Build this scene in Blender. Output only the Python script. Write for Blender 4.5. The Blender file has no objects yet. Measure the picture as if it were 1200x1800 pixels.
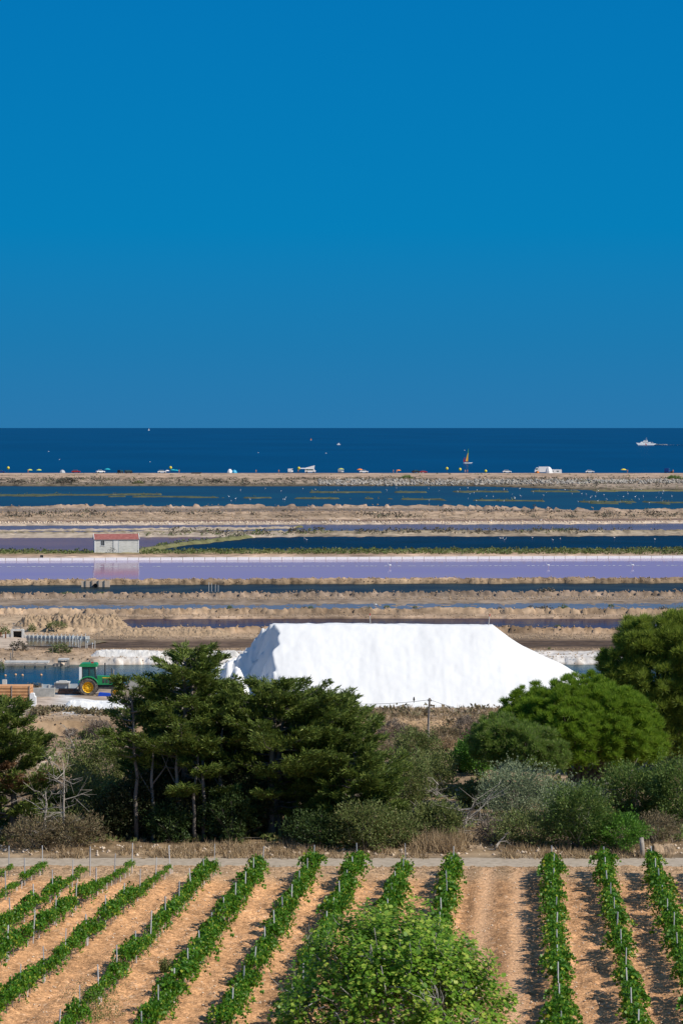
import bpy, math, random
import numpy as np
from mathutils import Vector, Matrix
R = math.radians
S = bpy.context.scene
COL = S.collection
rnd = random.Random(7)

# ---------------------------------------------------------------- camera, sky, sun, exposure
CH = 23.4            # camera height over the water level
F = 5000.0           # focal length in photo pixels (1200 x 1800)
HY = 752.0           # row of the horizon
cd = bpy.data.cameras.new('camera'); cam = bpy.data.objects.new('camera', cd); COL.objects.link(cam); S.camera = cam
cd.lens = 100; cd.sensor_width = 36; cd.shift_y = -148 / 1800; cd.clip_start = 1; cd.clip_end = 400000
cam.location = (0, 0, CH); cam.rotation_euler = (math.pi / 2, 0, 0)

SUN = Vector((1.0, -0.50, 1.0)).normalized()
w = bpy.data.worlds.new("World"); S.world = w; w.use_nodes = True
nt = w.node_tree; bg = nt.nodes["Background"]; bg.inputs[1].default_value = 0.1
sk = nt.nodes.new("ShaderNodeTexSky"); sk.sky_type = 'NISHITA'; sk.sun_disc = False
sk.sun_elevation = math.asin(SUN.z); sk.sun_rotation = math.atan2(SUN.x, SUN.y)
sk.air_density = 1.0; sk.dust_density = 0.2; sk.ozone_density = 3.0
tc = nt.nodes.new("ShaderNodeTexCoord"); sx = nt.nodes.new("ShaderNodeSeparateXYZ")
rp = nt.nodes.new("ShaderNodeValToRGB"); rp.color_ramp.interpolation = 'LINEAR'
els = [(0.0, (.022, .185, .415)), (.03, (.010, .193, .435)), (.07, (.0, .208, .483)), (.15, (.0, .180, .47)), (.40, (.05, .165, .40)), (1.0, (.10, .18, .35))]
cr = rp.color_ramp
cr.elements[0].position = 0; cr.elements[1].position = 1
for p, c in els[1:-1]: cr.elements.new(p)
for e, (p, c) in zip(cr.elements, els): e.position = p; e.color = (*c, 1)
sc = nt.nodes.new("ShaderNodeVectorMath"); sc.operation = 'SCALE'; sc.inputs[3].default_value = 10.0
mx = nt.nodes.new("ShaderNodeMix"); mx.data_type = 'RGBA'; mx.inputs[0].default_value = .996
nt.links.new(tc.outputs['Generated'], sx.inputs[0]); nt.links.new(sx.outputs[2], rp.inputs[0])
nt.links.new(rp.outputs[0], sc.inputs[0]); nt.links.new(sk.outputs[0], mx.inputs[6]); nt.links.new(sc.outputs[0], mx.inputs[7])
nt.links.new(mx.outputs[2], bg.inputs[0])
sl = bpy.data.lights.new('sun', 'SUN'); sl.energy = 4.9; sl.angle = R(.5); sl.color = (1, .94, .84)
so = bpy.data.objects.new('sun', sl); COL.objects.link(so); so.rotation_euler = SUN.to_track_quat('Z', 'Y').to_euler()
S.view_settings.view_transform = 'Standard'; S.view_settings.look = 'None'; S.view_settings.gamma = 1
S.view_settings.use_curve_mapping = False; S.view_settings.exposure = 0.0

# ---------------------------------------------------------------- helpers
def Dof(py, z=0.0): return (CH - z) * F / (py - HY)
def Xof(px, D): return (px - 600.0) / F * D
def V0(D): return HY + CH * F / D                      # row of a point of the z = 0 plane

def _h(ix, iy, s):
    n = (ix.astype(np.int64) * 374761393 + iy.astype(np.int64) * 668265263 + s * 1274126177) & 0xffffffff
    n = ((n ^ (n >> 13)) * 1274126177) & 0xffffffff
    return ((n ^ (n >> 16)) & 0xffff) / 65535.0
def vn(x, y, s=0):
    x = np.asarray(x, float); y = np.asarray(y, float)
    ix = np.floor(x); iy = np.floor(y); fx = x - ix; fy = y - iy
    fx = fx * fx * (3 - 2 * fx); fy = fy * fy * (3 - 2 * fy)
    a = _h(ix, iy, s); b = _h(ix + 1, iy, s); c = _h(ix, iy + 1, s); d = _h(ix + 1, iy + 1, s)
    return (a + (b - a) * fx) * (1 - fy) + (c + (d - c) * fx) * fy - .5
def fbm(x, y, s=0, o=4):
    t = 0; a = 1
    for k in range(o):
        t = t + a * vn(np.asarray(x) * 2 ** k, np.asarray(y) * 2 ** k, s + k); a *= .5
    return t
def ss(a, b, x):
    t = np.clip((np.asarray(x, float) - a) / (b - a), 0, 1); return t * t * (3 - 2 * t)

def tag(o, label=None, cat=None, group=None, kind=None):
    if label: o['label'] = label
    if cat: o['category'] = cat
    if group: o['group'] = group
    if kind: o['kind'] = kind
    return o
def empty(name, loc, rz=0.0, label=None, cat=None, group=None):
    o = bpy.data.objects.new(name, None); COL.objects.link(o); o.location = loc; o.rotation_euler = (0, 0, rz)
    o.empty_display_size = .2
    return tag(o, label, cat, group)
def link(name, me, parent=None):
    o = bpy.data.objects.new(name, me); COL.objects.link(o)
    if parent is not None: o.parent = parent
    return o
def copy_tree(o, parent=None):
    c = o.copy(); COL.objects.link(c)
    if parent is not None: c.parent = parent
    for ch in list(o.children): copy_tree(ch, c)
    return c

def npm(name, V, Fc, mat, smooth=False, col=None):
    """V (N,3) verts, Fc (M,k) faces"""
    V = np.ascontiguousarray(V, np.float32); Fc = np.ascontiguousarray(Fc, np.int32)
    me = bpy.data.meshes.new(name); M, k = Fc.shape
    me.vertices.add(len(V)); me.vertices.foreach_set('co', V.ravel())
    me.loops.add(M * k); me.loops.foreach_set('vertex_index', Fc.ravel())
    me.polygons.add(M); me.polygons.foreach_set('loop_start', np.arange(0, M * k, k, dtype=np.int32))
    if smooth: me.polygons.foreach_set('use_smooth', np.ones(M, bool))
    if col is not None:
        a = me.color_attributes.new('Col', 'FLOAT_COLOR', 'POINT')
        c4 = np.ones((len(V), 4), np.float32); c4[:, :3] = col; a.data.foreach_set('color', c4.ravel())
    me.update(calc_edges=True); me.validate()
    me.materials.append(mat)
    return me
def grid(nu, nv):
    i = np.arange(nu - 1)[:, None] * nv + np.arange(nv - 1)[None, :]
    return np.stack([i, i + nv, i + nv + 1, i + 1], -1).reshape(-1, 4)

def unit(a): return a / np.maximum(np.linalg.norm(a, axis=-1, keepdims=True), 1e-9)
def leaves(c, u, L, W, g):
    """rhombic leaves: base c, direction u"""
    u = unit(u); r = g.normal(size=c.shape); s = unit(np.cross(u, r))
    L = np.broadcast_to(np.asarray(L, float), (len(c),))[:, None]; W = np.broadcast_to(np.asarray(W, float), (len(c),))[:, None]
    V = np.stack([c, c + u * L * .45 + s * W * .5, c + u * L, c + u * L * .45 - s * W * .5], 1).reshape(-1, 3)
    return V, np.arange(len(V)).reshape(-1, 4)
def blades(c, u, L, W, g):
    u = unit(u); r = g.normal(size=c.shape); s = unit(np.cross(u, r))
    L = np.broadcast_to(np.asarray(L, float), (len(c),))[:, None]; W = np.broadcast_to(np.asarray(W, float), (len(c),))[:, None]
    V = np.stack([c - s * W * .5, c + s * W * .5, c + u * L], 1).reshape(-1, 3)
    return V, np.arange(len(V)).reshape(-1, 3)

class MB:
    def __init__(s): s.v = []; s.f = []
    def add(s, vs, fs):
        n = len(s.v); s.v += [tuple(v) for v in vs]; s.f += [tuple(i + n for i in f) for f in fs]; return s
    def box(s, c, d, rz=0, rx=0, ry=0):
        M = Matrix.Rotation(rz, 3, 'Z') @ Matrix.Rotation(ry, 3, 'Y') @ Matrix.Rotation(rx, 3, 'X')
        vs = [Vector(c) + M @ Vector((x * d[0] / 2, y * d[1] / 2, z * d[2] / 2)) for x in (-1, 1) for y in (-1, 1) for z in (-1, 1)]
        return s.add(vs, [(0, 1, 3, 2), (4, 6, 7, 5), (0, 4, 5, 1), (2, 3, 7, 6), (0, 2, 6, 4), (1, 5, 7, 3)])
    def tube(s, pts, rad, n=6, cap=True):
        pts = [Vector(p) for p in pts]; rings = []
        if not hasattr(rad, '__len__'): rad = [rad] * len(pts)
        for i, p in enumerate(pts):
            d = (pts[min(i + 1, len(pts) - 1)] - pts[max(i - 1, 0)])
            d = d.normalized() if d.length > 1e-9 else Vector((0, 0, 1))
            a = d.cross(Vector((0, 0, 1)) if abs(d.z) < .9 else Vector((1, 0, 0))).normalized(); b = d.cross(a)
            rings.append([p + (a * math.cos(2 * math.pi * k / n) + b * math.sin(2 * math.pi * k / n)) * rad[i] for k in range(n)])
        vs = [v for r in rings for v in r]; fs = []
        for i in range(len(pts) - 1):
            for k in range(n):
                fs.append((i * n + k, i * n + (k + 1) % n, (i + 1) * n + (k + 1) % n, (i + 1) * n + k))
        if cap: fs += [tuple(range(n))[::-1], tuple((len(pts) - 1) * n + k for k in range(n))]
        return s.add(vs, fs)
    def prism(s, poly, y0, y1):                       # poly in x,z ; extruded along y
        n = len(poly)
        vs = [(x, y0, z) for x, z in poly] + [(x, y1, z) for x, z in poly]
        return s.add(vs, [tuple(range(n)), tuple(range(2 * n - 1, n - 1, -1))] + [(k, k + n, (k + 1) % n + n, (k + 1) % n) for k in range(n)])
    def lathe(s, prof, c, axis='Y', n=24):            # prof (radius, along)
        vs = []
        for r, a in prof:
            for k in range(n):
                t = 2 * math.pi * k / n
                p = (r * math.cos(t), a, r * math.sin(t)) if axis == 'Y' else (r * math.cos(t), r * math.sin(t), a)
                vs.append((p[0] + c[0], p[1] + c[1], p[2] + c[2]))
        fs = [(i * n + k, i * n + (k + 1) % n, (i + 1) * n + (k + 1) % n, (i + 1) * n + k) for i in range(len(prof) - 1) for k in range(n)]
        return s.add(vs, fs)
    def mesh(s, name, mat, smooth=False):
        me = bpy.data.meshes.new(name); me.from_pydata(s.v, [], s.f); me.update()
        if smooth: me.polygons.foreach_set('use_smooth', [True] * len(me.polygons))
        me.materials.append(mat); return me
    def build(s, name, mat, parent=None, smooth=False): return link(name, s.mesh(name, mat, smooth), parent)

# ---------------------------------------------------------------- materials
def mat(name, col, rough=.85, col2=None, nscale=3.0, bump=0.0, bscale=None, metal=0.0, spec=.3, vcol=False, detail=8, lohi=(.35, .65), stretch=None, obj=True):
    m = bpy.data.materials.new(name); m.use_nodes = True; n = m.node_tree; B = n.nodes['Principled BSDF']
    B.inputs['Roughness'].default_value = rough; B.inputs['Metallic'].default_value = metal; B.inputs['Specular IOR Level'].default_value = spec
    t = n.nodes.new('ShaderNodeTexCoord'); src = t.outputs['Object']
    if stretch:
        mp = n.nodes.new('ShaderNodeMapping'); mp.inputs['Scale'].default_value = stretch; n.links.new(src, mp.inputs[0]); src = mp.outputs[0]
    if col2 is not None:
        no = n.nodes.new('ShaderNodeTexNoise'); no.inputs['Scale'].default_value = nscale; no.inputs['Detail'].default_value = detail; no.inputs['Roughness'].default_value = .65
        n.links.new(src, no.inputs['Vector'])
        r = n.nodes.new('ShaderNodeValToRGB'); r.color_ramp.elements[0].position = lohi[0]; r.color_ramp.elements[1].position = lohi[1]
        r.color_ramp.elements[0].color = (*col, 1); r.color_ramp.elements[1].color = (*col2, 1); n.links.new(no.outputs[0], r.inputs[0])
        out = r.outputs[0]
    else:
        B.inputs['Base Color'].default_value = (*col, 1); out = None
    if vcol:
        a = n.nodes.new('ShaderNodeVertexColor'); a.layer_name = 'Col'
        if out:
            mm = n.nodes.new('ShaderNodeMix'); mm.data_type = 'RGBA'; mm.blend_type = 'MULTIPLY'; mm.inputs[0].default_value = 1
            n.links.new(a.outputs[0], mm.inputs[6]); n.links.new(out, mm.inputs[7]); out = mm.outputs[2]
        else: out = a.outputs[0]
    if out: n.links.new(out, B.inputs['Base Color'])
    if bump:
        nb = n.nodes.new('ShaderNodeTexNoise'); nb.inputs['Scale'].default_value = bscale or nscale * 2; nb.inputs['Detail'].default_value = 8
        n.links.new(src, nb.inputs['Vector']); b = n.nodes.new('ShaderNodeBump'); b.inputs['Strength'].default_value = min(1, bump); b.inputs['Distance'].default_value = bump * .3
        n.links.new(nb.outputs[0], b.inputs['Height']); n.links.new(b.outputs[0], B.inputs['Normal'])
    return m
def leafmat(name, cols, trans=.35, rough=.55, spec=.25):
    m = bpy.data.materials.new(name); m.use_nodes = True; n = m.node_tree; B = n.nodes['Principled BSDF']
    g = n.nodes.new('ShaderNodeNewGeometry'); r = n.nodes.new('ShaderNodeValToRGB'); r.color_ramp.interpolation = 'LINEAR'
    k = len(cols); e = r.color_ramp.elements; e[0].position = 0; e[1].position = 1
    for i in range(1, k - 1): e.new(i / (k - 1))
    for i, c in enumerate(cols): e[i].position = i / (k - 1); e[i].color = (*c, 1)
    n.links.new(g.outputs['Random Per Island'], r.inputs[0]); n.links.new(r.outputs[0], B.inputs['Base Color'])
    B.inputs['Roughness'].default_value = rough; B.inputs['Specular IOR Level'].default_value = spec
    T = n.nodes.new('ShaderNodeBsdfTranslucent'); n.links.new(r.outputs[0], T.inputs[0])
    M = n.nodes.new('ShaderNodeMixShader'); M.inputs[0].default_value = trans
    n.links.new(B.outputs[0], M.inputs[1]); n.links.new(T.outputs[0], M.inputs[2]); n.links.new(M.outputs[0], n.nodes['Material Output'].inputs[0])
    return m
def water(name, deep, fac, rough=.1, bscale=.6, bstr=.15, deep2=None, dscale=.02, stretch=(1, 1, 1)):
    m = bpy.data.materials.new(name); m.use_nodes = True; n = m.node_tree; n.nodes.remove(n.nodes['Principled BSDF'])
    t = n.nodes.new('ShaderNodeTexCoord'); mp = n.nodes.new('ShaderNodeMapping'); mp.inputs['Scale'].default_value = stretch
    n.links.new(t.outputs['Object'], mp.inputs[0])
    d = n.nodes.new('ShaderNodeBsdfDiffuse'); d.inputs[0].default_value = (*deep, 1)
    if deep2:
        no = n.nodes.new('ShaderNodeTexNoise'); no.inputs['Scale'].default_value = dscale; no.inputs['Detail'].default_value = 6; n.links.new(mp.outputs[0], no.inputs[0])
        r = n.nodes.new('ShaderNodeValToRGB'); r.color_ramp.elements[0].position = .4; r.color_ramp.elements[1].position = .6
        r.color_ramp.elements[0].color = (*deep, 1); r.color_ramp.elements[1].color = (*deep2, 1); n.links.new(no.outputs[0], r.inputs[0]); n.links.new(r.outputs[0], d.inputs[0])
    gl = n.nodes.new('ShaderNodeBsdfGlossy'); gl.inputs['Roughness'].default_value = rough; gl.inputs['Color'].default_value = (.8, .95, 1, 1)
    if bstr:
        nb = n.nodes.new('ShaderNodeTexNoise'); nb.inputs['Scale'].default_value = bscale; nb.inputs['Detail'].default_value = 5; n.links.new(mp.outputs[0], nb.inputs[0])
        b = n.nodes.new('ShaderNodeBump'); b.inputs['Strength'].default_value = 1; b.inputs['Distance'].default_value = bstr
        n.links.new(nb.outputs[0], b.inputs['Height']); n.links.new(b.outputs[0], gl.inputs['Normal']); n.links.new(b.outputs[0], d.inputs['Normal'])
    M = n.nodes.new('ShaderNodeMixShader'); M.inputs[0].default_value = fac
    n.links.new(d.outputs[0], M.inputs[1]); n.links.new(gl.outputs[0], M.inputs[2]); n.links.new(M.outputs[0], n.nodes['Material Output'].inputs[0])
    return m

W1 = (1.25, 1.25, 1.25); W0 = (.68, .66, .64)
m_soil = mat('vineyard_soil', (.50, .47, .44), .95, (1.32, 1.32, 1.32), 7.0, bump=.6, bscale=11, vcol=True, spec=.1)
m_marsh = mat('marsh_earth', W0, .95, W1, .9, bump=.5, bscale=1.5, vcol=True, spec=.1)
m_far = mat('far_earth', (.7, .68, .66), .95, (1.25, 1.24, 1.22), .35, bump=.5, bscale=.8, vcol=True, spec=.1)
m_road = mat('road_gravel', (.33, .27, .20), .95, (.47, .39, .30), 3, bump=.1, bscale=12)
m_salt = mat('salt', (.70, .70, .70), .85, (.80, .80, .79), .45, bump=.05, bscale=3, spec=.1, stretch=(1, .3, .3), lohi=(.25, .6))
m_saltd = mat('dirty_salt', (.50, .47, .43), .9, (.74, .72, .69), 1.2, bump=.3, bscale=3)
m_bark = mat('bark', (.10, .08, .065), .95, (.22, .19, .16), 6, bump=.3, bscale=14, stretch=(1, 1, .25))
m_bark2 = mat('pale_bark', (.15, .13, .11), .95, (.27, .24, .21), 5, stretch=(1, 1, .3))
m_dead = mat('dead_wood', (.22, .19, .16), .9, (.40, .36, .31), 4)
m_figbark = mat('fig_bark', (.25, .23, .21), .9, (.42, .40, .37), 8)
m_cyp = leafmat('cypress_leaf', [(.055, .09, .02), (.11, .165, .03), (.18, .24, .042), (.07, .115, .024), (.29, .33, .07)], .32)
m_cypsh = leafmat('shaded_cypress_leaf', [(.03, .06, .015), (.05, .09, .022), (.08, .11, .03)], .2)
m_cyp2 = leafmat('cypress_leaf_green', [(.06, .11, .024), (.10, .17, .036), (.15, .23, .05), (.20, .24, .06)], .35)
m_cypd = leafmat('rusty_leaf', [(.16, .09, .045), (.24, .13, .06), (.12, .07, .04)], .15)
m_spine = leafmat('stone_pine_needle', [(.13, .23, .022), (.20, .32, .028), (.30, .42, .045), (.14, .26, .024)], .48)
m_opine = leafmat('olive_pine_needle', [(.12, .22, .035), (.18, .29, .045), (.24, .34, .07), (.26, .26, .12)], .42)
m_apine = leafmat('aleppo_needle', [(.13, .19, .03), (.22, .30, .042), (.34, .42, .06), (.15, .20, .045)], .42)
m_bright = leafmat('bright_leaf', [(.06, .16, .02), (.12, .26, .03), (.09, .20, .025)], .35)
m_olive = leafmat('grey_green_leaf', [(.17, .22, .11), (.25, .30, .17), (.36, .41, .25), (.12, .17, .08)], .3)
m_shrub = leafmat('shrub_leaf', [(.10, .14, .04), (.16, .21, .06), (.22, .26, .085), (.20, .17, .075)], .35)
m_lime = leafmat('lime_leaf', [(.10, .14, .04), (.17, .20, .06), (.22, .24, .08)], .3)
m_ushade = leafmat('shade_toned_undergrowth_leaf', [(.03, .045, .015), (.05, .065, .022), (.06, .05, .025)], .15)  # shade beneath the cypress crowns is put into this leaf colour
m_grey = leafmat('grey_brush_twig', [(.16, .125, .095), (.24, .19, .15), (.32, .26, .21), (.12, .10, .07)], .1)
m_brown = leafmat('brown_brush_twig', [(.16, .12, .07), (.25, .19, .11), (.13, .13, .06)], .2)
m_dry = leafmat('dry_grass', [(.36, .26, .15), (.46, .34, .20), (.28, .20, .12)], .25)
m_salic = leafmat('saltmarsh_shrub', [(.08, .13, .03), (.13, .18, .05), (.18, .20, .07), (.15, .13, .06)], .2)
m_dune = leafmat('dune_scrub', [(.11, .085, .07), (.16, .13, .10), (.10, .11, .06), (.19, .15, .12)], .1)
m_vine = leafmat('vine_leaf', [(.035, .12, .012), (.085, .22, .015), (.045, .15, .014), (.15, .32, .022), (.06, .18, .016), (.11, .26, .016), (.42, .45, .05)], .38, rough=.42)
m_fig = leafmat('fig_leaf', [(.08, .19, .02), (.15, .31, .028), (.24, .42, .04), (.11, .25, .022), (.38, .52, .07), (.52, .60, .11)], .45, rough=.45)
m_post = mat('galvanised_post', (.50, .51, .52), .5, (.60, .61, .62), 5, metal=.2)
m_wood = mat('weathered_wood', (.20, .17, .15), .9, (.36, .32, .28), 5, bump=.1)
m_palewood = mat('pale_wood', (.42, .40, .37), .9, (.60, .58, .55), 3)
m_plank = mat('orange_plank', (.55, .27, .12), .8, (.72, .40, .20), 2.5)
m_conc = mat('concrete', (.30, .30, .28), .9, (.46, .45, .42), 2.5, bump=.1)
m_concl = mat('pale_concrete', (.50, .49, .46), .9, (.64, .62, .59), 2.5, bump=.1)
m_steel = mat('grey_blue_steel', (.36, .42, .47), .6, (.48, .54, .58), 4)
m_white = mat('white_paint', (.74, .74, .73), .5, (.82, .82, .81), 2)
m_black = mat('black_rubber', (.018, .018, .018), .8, (.04, .038, .035), 10)
m_tyre = mat('dusty_tyre', (.045, .04, .036), .9, (.20, .17, .14), 5)
m_green = mat('tractor_green', (.012, .22, .07), .4, (.02, .28, .09), 3, spec=.5)
m_yellow = mat('rim_yellow', (.95, .62, .03), .5, (.85, .50, .03), 6)
m_glass = mat('cab_glass', (.012, .07, .09), .08, (.02, .11, .12), 2, spec=1.0)
m_dark = mat('dark_grey', (.035, .035, .04), .6, (.07, .07, .07), 5)
m_blue = mat('blue_paint', (.01, .06, .45), .4, (.01, .08, .55), 4)
m_red = mat('red_paint', (.55, .03, .03), .5, (.45, .03, .03), 4)
m_hutw = mat('hut_board', (.50, .50, .47), .85, (.72, .71, .67), 2.2, stretch=(.6, 1, 3), lohi=(.3, .6))
m_hutr = mat('hut_roof_red', (.24, .075, .065), .8, (.36, .14, .12), 2.0)
m_clod = mat('dirt_clod', (.28, .20, .125), .95, (.47, .335, .215), 1.2, bump=.8, bscale=3, vcol=False)

m_sea = water('sea_water', (.0, .034, .105), .20, .12, .12, .30, (.0, .042, .125), .004, stretch=(1, .35, 1))
m_wA = water('teal_pond_water', (.004, .03, .05), .24, .2, .5, .15, (.004, .02, .04), .02)
m_wC = water('brown_purple_pond_water', (.10, .055, .06), .38, .15, .5, .05, (.14, .075, .075), .03)
m_wCl = water('brown_pond_water', (.13, .06, .065), .32, .15, .5, .05, (.17, .08, .07), .03)
m_wD = water('navy_pond_water', (.0, .012, .035), .15, .2, .5, .15, (.0, .006, .015), .05)
m_wP = water('lavender_brine', (.37, .225, .31), .48, .03, 1.5, .006, (.33, .19, .33), .03, stretch=(.35, 1, 1))
m_wG = water('dark_green_pond_water', (.022, .028, .022), .16, .25, .6, .2, (.012, .014, .012), .15)
m_wH = water('shallow_pond_water', (.13, .11, .11), .38, .05, .6, .01, (.18, .14, .13), .1)
m_wJ = water('violet_pond_water', (.045, .025, .05), .24, .1, .6, .03, (.05, .03, .04), .05)
m_wL = water('blue_pond_water', (.0, .03, .05), .36, .12, 1.2, .08, (.0, .015, .03), .2)

# ---------------------------------------------------------------- terrain beyond the vineyard
TAN = (.50, .38, .26)
# (apparent row, height, colour, roughness) from near to far ; None height = drop into the pond behind
KP = [
 (1508, .06, (.34, .27, .19), .02), (1492, .28, (.36, .27, .17), .1), (1400, .30, (.27, .20, .13), .12), (1340, .22, (.38, .29, .20), .08),
 (1293, .12, (.46, .34, .23), .05), (1268, 1.15, (.52, .38, .24), .16), (1258, 1.1, (.36, .29, .22), .06), (1248, 1.0, (.52, .46, .41), .04),
 (1222, .9, (.42, .35, .29), .04), (1204, .8, (.36, .31, .25), .1), ('drop', -.5, (.2, .17, .13), 0),
 (1168.5, -.02, (.50, .44, .38), 0), (1165, .3, (.62, .57, .51), .05), (1157, .6, (.50, .40, .30), .1), (1142, .85, (.46, .34, .23), .12),
 (1138, .2, (.17, .125, .09), .03), (1130, .14, (.14, .10, .075), .03), (1125, .14, (.22, .165, .12), .03), (1121, .2, (.42, .33, .24), .03), (1113, .35, (.46, .35, .25), .05), (1104, 1.1, (.48, .35, .23), .22),
 ('drop', -.5, (.2, .17, .13), 0),
 (1088.5, -.02, (.36, .26, .19), .0), (1084, .25, (.50, .39, .29), .03), (1079, .35, (.42, .32, .23), .05), (1072, 1.1, (.50, .38, .26), .16), ('drop', -.05, (.3, .25, .2), .10),
 (1063, -.02, (.30, .25, .20), .10), (1060, .04, (.34, .28, .22), .06), (1055, .12, (.30, .24, .19), .04), (1052, .16, (.40, .33, .26), .04), (1049, .2, (.36, .29, .23), .05), (1042, .95, (.40, .31, .24), .2),
 ('drop', -.5, (.2, .17, .13), 0),
 (1027, -.02, (.20, .16, .11), 0), (1023, .35, (.33, .25, .17), .15), (1016, .8, (.46, .35, .24), .25), ('drop', -.5, (.3, .2, .2), 0),
 (981.5, -.02, (.6, .52, .46), 0), (977.0, .35, (.55, .44, .36), .03), (974.5, .42, (.50, .36, .27), .05), (970, .5, (.30, .28, .14), .15), (967, .55, (.25, .25, .12), .15), ('drop', -.5, (.2, .2, .1), 0),
 (944, -.02, (.30, .25, .19), 0), (939.5, .3, (.44, .38, .30), .15), (933, .8, (.32, .28, .19), .3), ('drop', -.5, (.2, .2, .1), 0),
 (922.5, -.02, (.50, .42, .35), 0), (920, .25, (.66, .57, .47), .05), (918, .25, (.60, .50, .40), .05), (916.5, .2, (.24, .17, .15), .03), (914, .2, (.30, .22, .18), .05), (912.5, .3, (.54, .43, .32), .1), (906, .6, (.42, .33, .24), .2), (899, 1.2, (.52, .40, .30), .2),
 ('drop', .1, (.24, .2, .17), .02), (895, .12, (.24, .20, .17), .03), (892.5, .2, (.46, .37, .30), .1), (886.5, 1.2, (.54, .41, .31), .22), ('drop', -.5, (.2, .2, .1), 0),
 (854.5, -.02, (.08, .07, .05), 0), (852.5, .4, (.20, .17, .12), .2), (847, .9, (.44, .37, .30), .4), (843, 1.1, (.42, .34, .26), .3), (839, 1.1, (.50, .39, .30), .12), (831.3, 1.1, (.50, .39, .30), .04), ('drop', -.8, (.4, .3, .2), 0),
]
kd = []; kz = []; kc = []; kr = []
for i, (y, z, c, r) in enumerate(KP):
    if y == 'drop': D = kd[-1] * 1.0 + max(1.2, kd[-1] * .006)
    else: D = Dof(y, z)
    if kd and D <= kd[-1]: D = kd[-1] + .3
    kd.append(D); kz.append(z); kc.append(c); kr.append(r)
    if y == 'drop' and i + 1 < len(KP):                 # pond bed up to just before the far waterline
        yn = KP[i + 1][0]; Dn = Dof(yn, KP[i + 1][1]); Dm = Dn - max(1.0, Dn * .005)
        if Dm > kd[-1] + .5: kd.append(Dm); kz.append(z); kc.append(c); kr.append(r)
kv = np.array([V0(d) for d in kd])[::-1]; kz = np.array(kz)[::-1]; kc = np.array(kc)[::-1]; kr = np.array(kr)[::-1]

def warpv(x, D):
    px = x / D * F + 600; v = V0(D)
    til = 2.0 * np.clip((600 - px) / 600, -1.3, 1.3) * ss(893, 912, v) * (1 - ss(1062, 1080, v))
    s = 8.0 * ss(760, 1120, px) * ss(846, 862, v) * (1 - ss(894, 908, v))
    wob = fbm(x / (D * .03), D / (D * .03 + 1) * 0 + D * .003, 5, 4) * (.7 + 1.2 * ss(1030, 1250, v)) * (1 - ss(1255, 1290, v)) * ss(835, 850, v)
    gl_ = np.abs(fbm(x / (1.2 + D * .004), D * .002, 45, 5)) * 2.2 + .25 * fbm(x / .5, D * .01, 46, 2)
    wob = wob - (gl_ - .6) * (1.1 - .3 * ss(1040, 1110, v)) * ss(880, 930, v) * (1 - ss(1262, 1300, v))
    wob = wob * (1 - .75 * ss(966, 972, v) * (1 - ss(984, 1000, v)))
    return v - til - s + wob, px
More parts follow.
